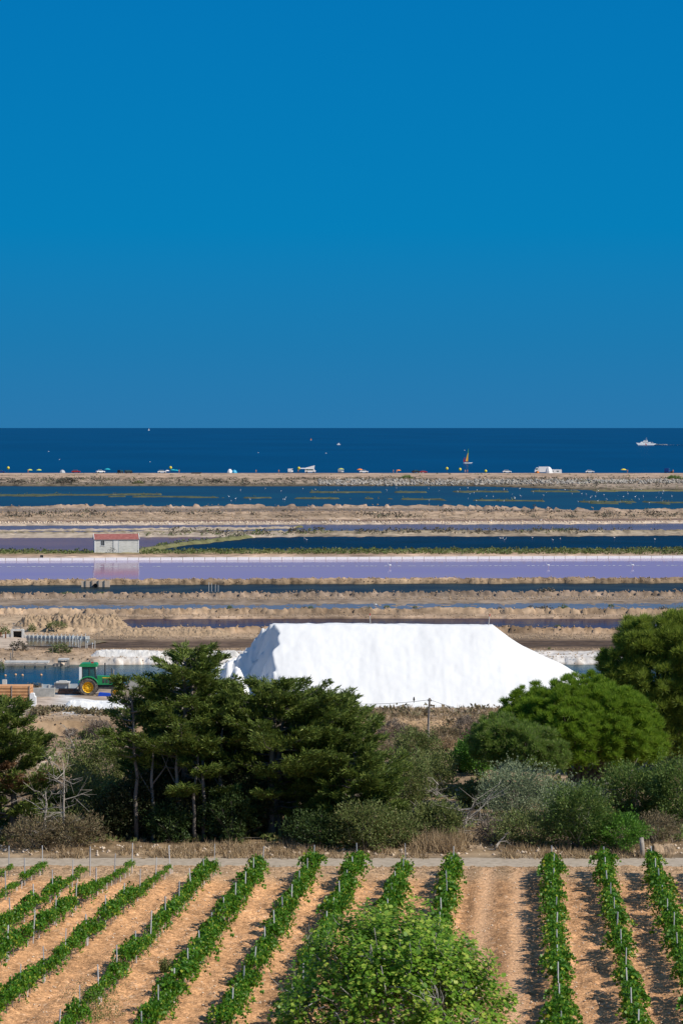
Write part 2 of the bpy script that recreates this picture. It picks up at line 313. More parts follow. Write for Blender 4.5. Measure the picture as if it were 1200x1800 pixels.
def terr(x, D, want_col=False):
    x = np.asarray(x, float); D = np.asarray(D, float)
    v, px = warpv(x, D)
    z = np.interp(v, kv, kz); r = np.interp(v, kv, kr)
    near = ss(620, 300, D) if False else 1 - ss(300, 700, D)
    n1 = fbm(x / (.4 + D * .0009), D / (.8 + D * .002), 11, 4); n2 = fbm(x / 4.0, D / 7.0, 23, 3)
    gul = np.abs(vn(x / (.5 + D * .0012), D / 9.0, 31)) * 2; gul2 = np.abs(fbm(x / (1.2 + D * .002), D / 12.0, 33, 2)) * 2
    zz = z + r * (n1 * .8 + n2 * .3 - (gul - .5) * .35 - (gul2 - .6) * .3)
    # dirt ground filling the violet pond on the left, and the sandy yard near the sluice
    fil = (1 - ss(195, 235, px + 60 * fbm(x / 5, D / 8, 77, 3))) * ss(1086, 1090, v) * (1 - ss(1118, 1122, v))
    zz = zz * (1 - fil) + fil * np.maximum(zz, .55 + .15 * n1)
    sand = (1 - ss(20, 90, px + 30 * n2)) * ss(1116, 1122, v) * (1 - ss(1150, 1158, v))
    zz = np.where(sand > 0, np.maximum(zz, .35 * sand), zz)
    # green spit crossing the pond beside the hut
    sp = 971 - 28 * np.clip((px - 235) / 215, 0, 1) ** .8
    ds = np.abs(v - sp - 1.2 * fbm(x / 6, D / 9, 91, 3)); inr = ss(228, 250, px) * (1 - ss(470, 520, px)) * ss(941, 944, v) * (1 - ss(972, 974, v))
    spit = inr * (1 - ss(.8, 2.6, ds)); zz = np.maximum(zz, -.5 + spit * 1.05)
    # pale spits in the brown pond further left
    for (pa, va, pb, vb, wd) in ((-200, 941, 315, 937, 2.6), (-200, 933.5, 420, 928, 1.3), (150, 937, 520, 927, 1.4), (-300, 900, 250, 893.5, 1.2)):
        t = np.clip((px - pa) / (pb - pa), 0, 1); lv = va + (vb - va) * t + 1.2 * fbm(x / 12, D / 30, 95, 3)
        q = (px > pa) * (px < pb + 15) * (1 - ss(wd * .5, wd, np.abs(v - lv))); zz = np.maximum(zz, -.5 + q * (.75 + .3 * n1))
    # islets in the teal pond
    for (pa, va, pb, vb, wd, th) in ((-200, 872, 190, 870, 2.2, -.9), (150, 870.5, 285, 869, 1.6, -.5), (190, 873, 720, 877.5, 1.1, -.12), (545, 866, 1210, 863, 1.5, -.05), (700, 878, 1300, 885.5, 1.2, -.15), (1000, 884, 1300, 886, 2.5, 0.0)):
        t = np.clip((px - pa) / (pb - pa), 0, 1); lv = va + (vb - va) * t + .8 * fbm(x / 12, D / 30, 96, 3)
        q = (px > pa) * (px < pb) * (1 - ss(wd * .3, wd, np.abs(V0(D) - lv - .8 * fbm(x / 5, D / 25, 98, 3)) + .5 * wd * fbm(x / 3, D / 30, 99, 3))) * ss(th - .05, th + .1, fbm(x / 9, D / 200, 97, 4)); zz = np.maximum(zz, -.5 + q * .85)
    if not want_col: return zz
    c = np.stack([np.interp(v, kv, kc[:, k]) for k in range(3)], -1)
    n3 = fbm(x / 2.2, D / 3.0, 41, 4)[..., None]; n4 = fbm(x / 14, D / 22, 43, 3)[..., None]; n5 = fbm(x / 9., D / 1.1, 57, 3)[..., None]
    c = c * np.array((.86, .80, .74)) * (1 + .5 * n3 + .45 * n4 + .30 * n5 * ss(1040, 1060, v)[..., None])
    pit_shade = ss(.16, .34, fbm(x / (.35 + D * .0008), D / (.7 + D * .0016), 66, 3)) * ss(1300, 1250, v) if False else ss(.12, .34, fbm(x / (.35 + D * .0008), D / (.7 + D * .0016), 66, 3)) * np.clip(r * 5, 0, 1)
    c = c * (1 - .5 * pit_shade[..., None])  # shade of small hollows painted into the colour of rough banks
    def blend(c, m, col): m = np.clip(m, 0, 1)[..., None]; return c * (1 - m) + m * np.array(col)
    c = blend(c, fil, (.47, .34, .22)); c = blend(c, sand * .9, (.56, .45, .35))
    c = blend(c, spit, (.17, .17, .08))
    c = blend(c, (v > 925) * (v < 945) * (px < 520) * (zz > -.1) * (zz < .6), (.44, .36, .28))
    c = blend(c, (v > 858) * (v < 884) * (zz > -.2), (.09, .10, .055))
    # mud streaks and dark crust on the drained beds
    st = ss(.0, .25, fbm(x / 26, D / 1.0, 61, 4)) * ss(1122, 1126, v) * (1 - ss(1139, 1142, v)); c = blend(c, st * .8 * ss(90, 200, px), (.07, .05, .04))
    st = ss(.05, .3, fbm(x / 30, D / 2.0, 63, 4)) * ss(1044, 1049, v) * (1 - ss(1063, 1066, v)); c = blend(c, st * .5, (.24, .19, .15))
    # bleached salt crust on the yard and white bank of the blue pond
    sy = ss(.02, .22, fbm(x / 5, D / 7, 71, 3) + .18) * ss(75, 150, px) * (1 - ss(1226, 1231, v) * 0) * ss(1234, 1240, v) * (1 - ss(1275, 1285, v)) * (1 - ss(330, 420, px)); c = blend(c, sy, (.80, .79, .77))
    sb = ss(150, 220, px) * ss(1157, 1160, v) * (1 - ss(1180, 1182, v)) * (zz > .02); c = blend(c, sb * .8, (.72, .69, .65))
    fl = ss(.1, .3, n4[..., 0] + .2) * ss(1293, 1300, v) * (1 - ss(1345, 1370, v)) * (1 - ss(220, 300, px)); c = blend(c, fl * .6, (.60, .50, .40))
    return zz, np.clip(c, .01, .9)
def gz(px, py, z=.8):
    """world point of a thing whose foot shows at this pixel"""
    for _ in range(6):
        D = Dof(py, z); z = float(terr(Xof(px, D), D)); z = max(z, 0)
    return Vector((Xof(px, D), D, z))

def ground(name, v0, v1, step, m, cols):
    v = np.arange(v0, v1 + step * .5, step); v[-1] = v1; D = CH * F / (v - HY)
    PX, DD = np.meshgrid(cols, D, indexing='ij'); X = (PX - 600) / F * DD
    z, c = terr(X, DD, True)
    me = npm(name, np.stack([X, DD, z], -1).reshape(-1, 3), grid(len(cols), len(D)), m, smooth=True, col=c.reshape(-1, 3))
    return tag(link(name, me), kind='structure')
def cols(a, b, step): return np.concatenate([np.arange(-900, a, 25), np.arange(a, b + .1, step), np.arange(b + 25, 2100, 25)])
vR = V0(154.4)
ground('scrub_ground', 1294, vR, .9, m_marsh, cols(-60, 1260, 3.0))
ground('salt_marsh_ground', 1010, 1294, .55, m_marsh, cols(-60, 1260, 3.0))
ground('far_marsh_ground', 842, 1010, .4, m_far, cols(-60, 1260, 3.5))
ground('beach', V0(1470), 842, .4, m_far, cols(-60, 1260, 6.0))

def sheet(name, v_near, v_far, m, a=-1400, b=2600, poly=None):
    Dn = CH * F / (v_near - HY); Df = CH * F / (v_far - HY)
    if poly is None: P = [(Xof(a, Dn), Dn), (Xof(b, Dn), Dn), (Xof(b, Df), Df), (Xof(a, Df), Df)]
    else: P = [(Xof(p, CH * F / (q - HY)), CH * F / (q - HY)) for p, q in poly]
    me = bpy.data.meshes.new(name); me.from_pydata([(x, y, 0) for x, y in P], [], [tuple(range(len(P)))]); me.update(); me.materials.append(m)
    return tag(link(name, me), kind='structure')
sheet('blue_pond', 1213, 1164, m_wL); sheet('violet_pond', 1108, 1085, m_wJ); sheet('shallow_pond', 1079, 1059, m_wH)
sheet('dark_green_pond', 1047, 1022, m_wG); sheet('lavender_pond', 1020, 978.5, m_wP)
sheet('navy_pond', 972, 939, m_wD, poly=[(232, 972), (2600, 968), (2600, 938), (470, 941), (330, 956), (262, 966)])
sheet('brown_pond', 972, 939, m_wCl, poly=[(-1400, 974), (232, 972), (262, 966), (330, 956), (470, 941), (470, 938), (-1400, 943)])
sheet('purple_brown_pond', 936, 920, m_wC); sheet('teal_pond', 897, 852, m_wA)
me = bpy.data.meshes.new('sea'); me.from_pydata([(-150000, 1433, -.02), (150000, 1433, -.02), (150000, 300000, -.02), (-150000, 300000, -.02)], [], [(0, 1, 2, 3)]); me.update(); me.materials.append(m_sea)
tag(link('sea', me), kind='structure')
me = bpy.data.meshes.new('base_ground'); me.from_pydata([(-6000, -800, -3), (6000, -800, -3), (6000, 1434, -3), (-6000, 1434, -3)], [], [(0, 1, 2, 3)]); me.update(); me.materials.append(mat('base_earth', (.3, .22, .15)))
tag(link('base_ground', me), kind='structure')

# ---------------------------------------------------------------- vineyard ground and road
def vz(D): return np.where(D < 149, (149 - D) * .0176, 0) + .04
RD = .066
ROWS = [(-70, .00), (-8, .00), (23, 0), (80, .01), (163, .012), (233, .018), (303, .012), (380, .004), (463, 0), (553, 0), (630, 0), (713, 0), (797, 0), (968, 0), (1060, 0), (1143, 0), (1230, 0)]
def rowx(px0, ex, D): return Xof(px0, 149.0) + (RD + ex * 3) * (D - 149)
def vine_ground():
    X, Dg = np.meshgrid(np.arange(-22, 24.01, .11), np.arange(92, 151.71, .13), indexing='ij')
    z = vz(Dg)
    s = X - RD * (Dg - 149)
    t1 = np.exp(-((s - Xof(857, 149)) / .38) ** 2); t2 = np.exp(-((s - Xof(912, 149)) / .38) ** 2); tr = np.clip(t1 + t2, 0, 1)
    head = ss(144, 149, Dg)
    amp = (1 - .85 * tr) * (1 - .5 * head)
    z = z + amp * (.11 * fbm(X / .40, Dg / .45, 3, 3) + .20 * np.maximum(0, vn(X / .2, Dg / .24, 9) - .12)) - .05 * tr + .05 * fbm(X / 3, Dg / 4, 4, 2)
    fur = 0
    for p, e in ROWS:
        d = X - rowx(p, e, Dg); fur = fur + .10 * np.exp(-(d / .4) ** 2) - .05 * np.exp(-((np.abs(d) - .9) / .3) ** 2)
    z = z + fur * (1 - head) * (1 - tr)
    n = fbm(X / 1.4, Dg / 2, 13, 4)[..., None]; n2 = fbm(X / .35, Dg / .4, 17, 3)[..., None]; n3 = fbm(X / 6, Dg / 9, 19, 3)[..., None]
    c = np.array((.60, .335, .168)) * (1 + .3 * n + .45 * n2 + .3 * n3)
    c = c * (1 - head[..., None] * .65) + head[..., None] * .65 * np.array((.47, .34, .215)) * (1 + .3 * n2 + .2 * n)
    lane = (np.abs(s - Xof(884, 149)) < 1.9)[..., None] * (1 - tr[..., None]); c = c * (1 - .25 * lane); c = c * (1 - .85 * tr[..., None]) + .85 * tr[..., None] * np.array((.72, .44, .25)) * (1 + .1 * n)
    cc = .25 + 0 * c; peb = (vn(X / .16, Dg / .2, 29) > .38)[..., None] * (1 - tr[..., None] * .9); c = c * (1 - peb * .6) + peb * .6 * np.array((.70, .50, .34))
    me = npm('vineyard_soil', np.stack([X, Dg, z], -1).reshape(-1, 3), grid(*X.shape), m_soil, smooth=True, col=np.clip(c, .02, .9).reshape(-1, 3))
    tag(link('vineyard_soil', me), kind='structure')
vine_ground()
g = np.random.default_rng(3)
def road():
    X, Dg = np.meshgrid(np.arange(-60, 60.1, .25), np.arange(151.4, 154.71, .15), indexing='ij')
    e = ss(151.4, 151.9, Dg) * (1 - ss(154.2, 154.7, Dg)); z = .02 + .06 * e + .02 * fbm(X / .8, Dg / .6, 8, 3)
    tag(link('gravel_road', npm('gravel_road', np.stack([X, Dg, z], -1).reshape(-1, 3), grid(*X.shape), m_road, smooth=True)), kind='structure')
road()

def stones(name, n, xs, ds, zf, size, m, seed, label, cat='stones'):
    g = np.random.default_rng(seed); x = g.uniform(*xs, n); d = g.uniform(*ds, n)
    z = zf(x, d) if callable(zf) else zf
    s = size * g.uniform(.4, 1.5, n) ** 1.5
    base = np.array([(1, 0, 0), (0, 1, 0), (-1, 0, 0), (0, -1, 0), (0, 0, .8), (0, 0, -.6)], float)
    f = np.array([(0, 1, 4), (1, 2, 4), (2, 3, 4), (3, 0, 4), (1, 0, 5), (2, 1, 5), (3, 2, 5), (0, 3, 5)])
    a = g.uniform(0, 6.28, n); j = g.uniform(.6, 1.3, (n, 6, 3)); B = base[None] * j
    ca, sa = np.cos(a)[:, None], np.sin(a)[:, None]
    Xr = B[..., 0] * ca - B[..., 1] * sa; Yr = B[..., 0] * sa + B[..., 1] * ca
    V = np.stack([x[:, None] + Xr * s[:, None], d[:, None] + Yr * s[:, None], z[:, None] + B[..., 2] * s[:, None] + s[:, None] * .1], -1).reshape(-1, 3)
    Fc = (f[None] + np.arange(n)[:, None, None] * 6).reshape(-1, 3)
    return tag(link(name, npm(name, V, Fc, m)), label, cat, kind='stuff')
m_stone = mat('pale_stone', (.50, .38, .27), .95, (.72, .60, .47), 1.5)
m_rock = mat('grey_rock', (.20, .18, .155), .95, (.46, .42, .37), .7)
stones('soil_stones', 5200, (-21, 23), (98, 151), lambda x, d: vz(d) + .01, .038, m_stone, 5, 'small pale stones strewn over the orange vineyard soil')
stones('verge_stones', 500, (-19, 19), (154.8, 157.5), lambda x, d: terr(x, d), .09, m_stone, 6, 'scattered stones on the verge behind the gravel road')

# ---------------------------------------------------------------- grapevines
def vine_variant(seed, dens=1.0):
    g = np.random.default_rng(seed); n = int(370 * dens)
    y = g.uniform(-.68, .68, n); a = g.uniform(-.4, math.pi + .4, n); r = g.uniform(.4, 1.0, n) * (1 + .3 * np.sin(y * 5 + seed) + .25 * np.sin(a * 3 + seed * 2))
    c = np.stack([np.cos(a) * r * .23, y, .80 + np.sin(a) * r * .42], -1)
    cs = [c]
    for k in range(6):                                     # drooping side canes
        side = g.choice([-1, 1]); y0 = g.uniform(-.5, .5); L = g.uniform(.25, .75) * (1.15 if side > 0 else 1) + (.35 if g.uniform() < .15 else 0); t = g.uniform(.2, 1, 26)
        p = np.stack([side * (.12 + L * t * .75), y0 + (t * g.uniform(-.5, .5)), 1.05 + .25 * t - .75 * t ** 2 * g.uniform(.5, 1.3)], -1) + g.normal(size=(26, 3)) * .045
        cs.append(p)
    c = np.concatenate(cs); u = g.normal(size=c.shape) * .6 + np.stack([np.sign(c[:, 0]) * .4, 0 * c[:, 0], -.25 + 0 * c[:, 0]], -1)
    L = g.uniform(.075, .16, len(c)); V, Fc = leaves(c, u, L, L * 1.0, g)
    return npm('vine_foliage', V, Fc, m_vine)
def trunk_mesh(seed):
    q = random.Random(seed); b = MB()
    pts = [(0, 0, -.05), (q.uniform(-.04, .04), q.uniform(-.05, .05), .25), (q.uniform(-.06, .06), q.uniform(-.08, .08), .55), (0, q.uniform(-.1, .1), .8)]
    b.tube(pts, [.045, .035, .04, .02], 5)
    for s in (-1, 1): b.tube([pts[2], (q.uniform(-.1, .1), s * .3, .75), (q.uniform(-.15, .15), s * .55, .95)], [.025, .018, .008], 4)
    return b.mesh('trunk', m_vtrunk)
m_vtrunk = mat('vine_bark', (.16, .12, .09), .95, (.34, .28, .22), 8)
VV = [vine_variant(100 + i) for i in range(9)] + [vine_variant(120 + i, .5) for i in range(3)]
TT = [trunk_mesh(i) for i in range(4)]
pm = MB().box((0, 0, .75), (.045, .035, 1.6)).mesh('post', m_post)
sm_ = MB().box((0, 0, .2), (.03, .03, .5)).mesh('stake', m_white)
LAB = {-70: 'far left grapevine row, cut by the left edge of the picture', -8: 'short piece of grapevine row in the upper left corner of the vineyard', 23: 'second grapevine row from the left edge along the road',
 80: 'grapevine row in front of the bare dead branches, left', 163: 'sparse ended grapevine row left of the cypress shade', 233: 'grapevine row ending at a thin vine before the shaded road', 303: 'grapevine row whose end meets the shaded road under the slim trunks',
 380: 'long green grapevine row ending below the dark cypress trunks', 463: 'long grapevine row ending beside the road below the big cypress', 553: 'grapevine row left of the fig tree, reaching down to the bottom edge', 630: 'grapevine row that runs into the left side of the fig tree',
 713: 'middle grapevine row hidden behind the top of the fig tree', 797: 'grapevine row directly left of the bare wheel tracks', 968: 'dense grapevine row directly right of the bare wheel tracks', 1060: 'second grapevine row right of the wheel tracks', 1143: 'third grapevine row right of the wheel tracks, near the tree stump', 1230: 'grapevine row at the right edge of the vineyard'}
for ri, (p0, ex) in enumerate(ROWS):
    q = random.Random(ri * 13 + 5); D0 = 148.6 + q.uniform(-.6, .5); x0 = rowx(p0, ex, D0)
    row = empty('grapevine_row', (x0, D0, float(vz(D0))), 0, LAB[p0], 'grapevines', 'trellised grapevine rows in the vineyard')
    D = D0; k = 0; end = 104 if p0 > 500 and p0 < 900 else 97
    kx = RD + ex * 3
    while D > end:
        x = rowx(p0, ex, D); z = float(vz(D)); px = x / D * F + 600
        if -120 < px < 1330:
            weak = (p0 < 340 and D > 148.6 - (8 if p0 > 100 else 16)) or (p0 < 500 and D > 146.5)
            sc_ = q.uniform(.42, .62) if weak else (q.uniform(.6, .8) if q.random() < .12 else q.uniform(.82, 1.15))
            if q.random() > (.12 if weak else .04):
                f = link('vine', VV[q.randrange(9, 12) if weak and q.random() < .6 else q.randrange(9)], row); f.location = (x - x0 + q.uniform(-.05, .05), D - D0, z - row.location.z + (.15 if weak else 0))
                f.rotation_euler = (0, 0, -math.atan(kx) + (math.pi if q.random() < .35 else 0)); f.scale = (sc_ * q.uniform(.85, 1.15) * (.72 if p0 < 400 else .92), 1.02, sc_ * q.uniform(.93, 1.08) * (.88 if p0 < 400 else 1))
                t = link('trunk', TT[q.randrange(4)], f)
                if weak: t.scale = (1.2, 1, 1.4); t.location.z = -.25
            if p0 < 420 and q.random() < .5:
                s_ = link('stake', sm_, row); s_.location = (x - x0 + .05, D - D0 + .3, z - row.location.z); s_.rotation_euler = (q.uniform(-.1, .1), q.uniform(-.1, .1), 0)
            if k % 4 == 0:
                p = link('post', pm, row); p.location = (x - x0 + q.uniform(-.05, .05), D - D0 + .05, z - row.location.z + q.uniform(-.08, .12)); p.rotation_euler = (q.uniform(-.04, .04), q.uniform(-.07, .07), q.uniform(0, 3))
        D -= 1.15; k += 1

# ---------------------------------------------------------------- trees
def limb_pts(p0, p1, sag, k, g, j=.08):
    t = np.linspace(0, 1, k)[:, None]; p = p0 * (1 - t) + p1 * t; p[:, 2:3] += sag * np.sin(t * math.pi)
    p[1:-1] += g.normal(size=(k - 2, 3)) * j; return p
def cypress(px, D, H, Rr, seed, label, lo=.3, nl=64, lean=0.0, trunks=((0, 0),), m=None, dens=1.0, base_z=None, top=1.0, windy=.0, rusty=None, tr=.22, group=None, zsq=1.0):
    g = np.random.default_rng(seed); x = Xof(px, D); z0 = float(terr(x, D))
    root = empty('cypress_tree', (x, D, z0), 0, label, 'tree', group)
    wood = MB()
    for (ox, oy) in trunks:
        tp = [(ox, oy, -.3)]
        for t in np.linspace(.12, .86, 7): tp.append((ox * (1 - t * .3) + lean * t * t * H + g.normal() * .07, oy * (1 - t * .3) + g.normal() * .07, t * H))
        wood.tube(tp, [tr * (1 - .8 * i / 7) + .015 for i in range(8)], 7)
    C = []; U = []; C2 = []; U2 = []
    for i in range(nl):
        t = lo + (1 - lo) * ((i + g.uniform()) / nl) ** .9; az = g.uniform(0, 2 * math.pi)
        ox, oy = trunks[i % len(trunks)]
        L = Rr * (min(1.0, .20 + 1.45 * (1 - t) ** .75 * top)) * g.uniform(.5, 1.18) * (.75 + .25 * ss(lo, lo + .15, t))
        p0 = np.array([ox * (1 - t * .3) + lean * t * t * H, oy * (1 - t * .3), t * H * .93])
        dr = np.array([math.cos(az) + windy * .5, math.sin(az), 0]); dr /= np.linalg.norm(dr)
        rise = L * (g.uniform(.05, .35) + .5 * t ** 3) + windy * L * .15
        p1 = p0 + dr * L + np.array([0, 0, rise]); P = limb_pts(p0, p1, -.08 * L, 7, g, .06)
        wood.tube([tuple(a) for a in P], [.06 * (1 - k / 7) * (.5 + L / Rr * .6) + .008 for k in range(7)], 4, cap=False)
        ns = max(6, int(19 * L / Rr * dens) + 4)
        perp = np.array([-dr[1], dr[0], 0])
        for s in range(ns):
            f = .28 + .72 * (s + g.uniform()) / ns; b = P[min(int(f * 6), 5)] * (1 - (f * 6) % 1) + P[min(int(f * 6) + 1, 6)] * ((f * 6) % 1)
            side = 1 if s % 2 else -1
            sd = dr * g.uniform(.5, .9) + perp * side * g.uniform(.3, 1.0) + np.array([0, 0, g.uniform(.0, .45)]); sd /= np.linalg.norm(sd)
            sl_ = (.25 + .33 * L * (1.15 - f)) * g.uniform(.7, 1.3); n = int(38 * dens)
            tt = g.uniform(.0, 1, n) ** .8; c = b + sd * (tt * sl_)[:, None] + g.normal(size=(n, 3)) * np.array([.07, .07, .05]) * (1 + (1 - tt[:, None]) * .8)
            u = sd + g.normal(size=(n, 3)) * .38 + np.array([0, 0, .28])
            if rusty and abs(p0[2] / H - rusty) < .08 and g.uniform() < .5 and p1[1] < 0: C2.append(c); U2.append(u)
            else: C.append(c); U.append(u)
    wood.build('trunk', m_bark, root, True)
    C = np.concatenate(C); U = np.concatenate(U); V, Fc = leaves(C, U, g.uniform(.17, .38, len(C)), g.uniform(.035, .08, len(C)), g)
    link('crown', npm('crown', V, Fc, m or m_cyp), root)
    if C2:
        C = np.concatenate(C2); U = np.concatenate(U2); V, Fc = leaves(C, U, g.uniform(.16, .3, len(C)), .07, g)
        r_ = link('dead_foliage', npm('dead_foliage', V, Fc, m_cypd), root); r_['label'] = 'rusty brown dead sprays inside the crown'
    return root
GC = 'dark cypresses behind the gravel road'
cypress(328, 160.5, 10.9, 3.7, 1, 'tallest dark cypress, with a flat spreading top against the ponds', .20, 92, .012, ((-.2, 0), (.5, .6)), top=.95, dens=1.1, group=GC)
cypress(240, 159.5, 9.7, 2.3, 2, 'thin leaning cypress with sparse crown in front of the green tractor', .50, 26, -.045, dens=.62, top=.9, tr=.13, group=GC)
cypress(385, 162.5, 8.7, 3.1, 3, 'dense cypress right of the tallest one, before the shaded left end of the salt', .25, 66, .01, ((0, 0), (-.6, .3)), group=GC)
cypress(478, 160.5, 8.9, 4.5, 4, 'big spreading cypress with thick leaning trunk below the salt heap', .12, 92, .03, ((0, 0), (.4, .5)), dens=1.15, windy=.35, tr=.3, group=GC)
cypress(580, 162.0, 8.0, 4.2, 5, 'windswept cypress at the right end of the dark group', .04, 100, .02, ((0, 0),), windy=.45, top=.8, dens=1.1, group=GC)
cypress(622, 159.0, 5.2, 2.7, 51, 'low bushy cypress skirt beside the dry grass verge', .05, 46, .0, ((0, 0),), windy=.3, dens=1.0, tr=.12, group=GC)
cypress(-14, 160.0, 7.9, 3.9, 6, 'broad cypress cut by the left edge, with rusty dead sprays', .05, 96, .0, ((0, 0), (1.2, .6)), rusty=.42, dens=1.1, top=.50, group=GC)
cypress(285, 165.5, 7.4, 2.6, 7, 'slim cypress hidden behind the tallest one, dark and narrow', .2, 46, .0, dens=.9, tr=.13, group=GC)
cypress(345, 158.8, 6.8, 1.5, 8, 'slender bare stemmed cypress standing nearest the shaded road', .62, 20, .01, dens=.8, tr=.10, group=GC)
cypress(300, 169.0, 7.6, 4.2, 71, 'dark filler cypress far behind the slim trunks, branching to the ground', .02, 70, .0, dens=.9, tr=.16, top=.8, group=GC)
cypress(430, 169.5, 7.4, 4.2, 72, 'dark filler cypress far behind the thick leaning trunk, branching to the ground', .02, 70, .0, dens=.9, tr=.16, top=.8, group=GC)
cypress(438, 165.5, 7.6, 3.0, 9, 'shaded cypress at the back between the two big ones', .12, 60, .0, dens=.9, tr=.16, group=GC)

for px_, D_, h_, r_, lb_ in ((312, 159.6, 6.6, .12, 'pale slender trunk, leftmost of three standing in front of the tallest cypress'), (330, 160.4, 6.0, .09, 'thinnest pale trunk in the middle of three before the tallest cypress'), (357, 159.4, 6.6, .11, 'pale slender trunk, rightmost of three in front of the tallest cypress'), (388, 160.0, 6.2, .13, 'pale trunk at the right below the dense cypress'), (268, 159.6, 5.6, .11, 'pale trunk leaning left at the left of the slim trunks')):
    x_ = Xof(px_, D_); t_ = MB().tube([(0, 0, -.2), (.08, 0, h_ * .3), (-.05, 0, h_ * .6), (.1, 0, h_)], [r_ * 1.2, r_, r_ * .8, r_ * .3], 7); t_.tube([(-.02, 0, h_ * .55), (.7, .2, h_ * .72), (1.1, .3, h_ * .95)], [.05, .035, .012], 5).tube([(0, 0, h_ * .45), (-.6, .1, h_ * .62), (-1.1, .2, h_ * .8)], [.045, .03, .012], 5)
    o_ = t_.build('slender_tree', m_bark2, None, True); o_.location = (x_, D_, float(terr(x_, D_))); tag(o_, lb_, 'tree trunk', GC)

def pine(px, D, py_base, lobes, seed, label, m, cr, need, name='pine_tree', trunk=.25, up=.5, wn=.035, dens=1.0, cat='tree', core=True, trunkpx=None, squash=.85, group=None):
    """lobes: (px, py, rx_px, ry_px) ellipsoids at distance D ; clumps of needles cover them"""
    g = np.random.default_rng(seed); k = D / F; x0 = Xof(trunkpx or px, D); z0 = float(terr(x0, D))
    root = empty(name, (x0, D, z0), 0, label, cat, group); C = []; U = []; Ls = []; wood = MB(); KC = []; KU = []
    for (lx, ly, rx, ry) in lobes:
        c = np.array([Xof(lx, D) - x0, g.uniform(-.5, .5) * rx * k * .3, CH - (ly - HY) * k - z0]); a = rx * k; b = a * .9; h = ry * k
        n = int(dens * 7.2 * (a * b + a * h) / (cr * cr) * .55) + 6
        th = g.uniform(0, 2 * math.pi, n); zz = g.uniform(-.55, 1, n); rr = np.sqrt(1 - zz ** 2)
        d = np.stack([rr * np.cos(th), rr * np.sin(th), zz], -1); sh = g.uniform(.78, 1.03, n)[:, None]
        P = c + d * sh * np.array([a - cr * .5, b - cr * .5, h - cr * .4]) * (1 + .10 * np.sin(th * 5 + lx) + .22 * fbm(d[:, 0] * 2.2 + lx, d[:, 1] * 2.2 + d[:, 2] * 2.6, 5, 3))[:, None]
        P = P[P[:, 2] > .15]
        for p in P:
            r = cr * g.uniform(.65, 1.25); q = g.normal(size=(need, 3)); q[:, 2] = q[:, 2] * .8 + up; out = (p - c) / np.array([a, b, h]); q = unit(q + out * .35); 
            C.append(p + q * r * np.array([1, 1, squash]) * g.uniform(.15, .7, (need, 1))); U.append(q + np.array([0, 0, .35])); Ls.append(np.full(need, r * .60))
            if g.uniform() < .16: wood.tube([tuple(c * .9 + p * .1 - np.array([0, 0, h * .5])), tuple((c + p) / 2 - np.array([0, 0, .2 * h])), tuple(p)], [.05, .03, .012], 4, cap=False)
        if core:
            m_ = int(420 * a * h / 4 * dens) + 60; q = unit(g.normal(size=(m_, 3))) * g.uniform(.3, .82, (m_, 1)) ; KC.append(c + q * np.array([a, b, h])); KU.append(g.normal(size=(m_, 3)))
        wood.tube([(g.uniform(-.2, .2), 0, -.3 + .2), (c[0] * .3, c[1] * .3, max(.3, c[2] * .4)), tuple(c)], [trunk, trunk * .7, trunk * .25], 6, cap=False)
    wood.build('trunk', m_bark, root, True)
    C = np.concatenate(C); U = np.concatenate(U); Ls = np.concatenate(Ls); V, Fc = blades(C, U, Ls * g.uniform(.7, 1.3, len(C)), wn * g.uniform(.7, 1.4, len(C)), g)
    if core:
        KC = np.concatenate(KC); KU = np.concatenate(KU); V2, F2 = blades(KC, KU, .28, .16, g); Fc = np.concatenate([Fc, F2 + len(V)]); V = np.concatenate([V, V2])
    link('crown', npm('crown', V, Fc, m), root); return root
pine(1170, 190, 1400, [(1150, 1125, 70, 45), (1215, 1140, 80, 60), (1100, 1180, 48, 45), (1160, 1200, 85, 60), (1240, 1230, 80, 70), (1060, 1215, 34, 28), (1130, 1255, 70, 50), (1200, 1290, 70, 60), (1110, 1125, 34, 34), (1062, 1165, 14, 26), (1195, 1100, 34, 26), (1290, 1120, 60, 50), (1290, 1200, 60, 80)], 21,
     'tall loose crowned pine at the right edge above the round pine', m_apine, .46, 170, up=.45, wn=.036, trunk=.28, dens=.95, squash=1.0)
pine(1015, 178, 1400, [(1010, 1290, 128, 92), (960, 1275, 88, 66), (1095, 1300, 72, 68), (1060, 1262, 90, 58), (1118, 1315, 52, 46)], 22,
     'large round bright green umbrella pine with a dense domed crown', m_spine, .40, 190, up=.9, wn=.034, trunk=.3, dens=1.15)
pine(905, 172, 1395, [(880, 1300, 58, 44), (920, 1315, 62, 44), (960, 1332, 44, 34), (860, 1322, 36, 32)], 23,
     'olive toned lower pine in front of the left side of the umbrella pine', m_opine, .34, 130, up=.6, wn=.03, trunk=.2, dens=1.0)

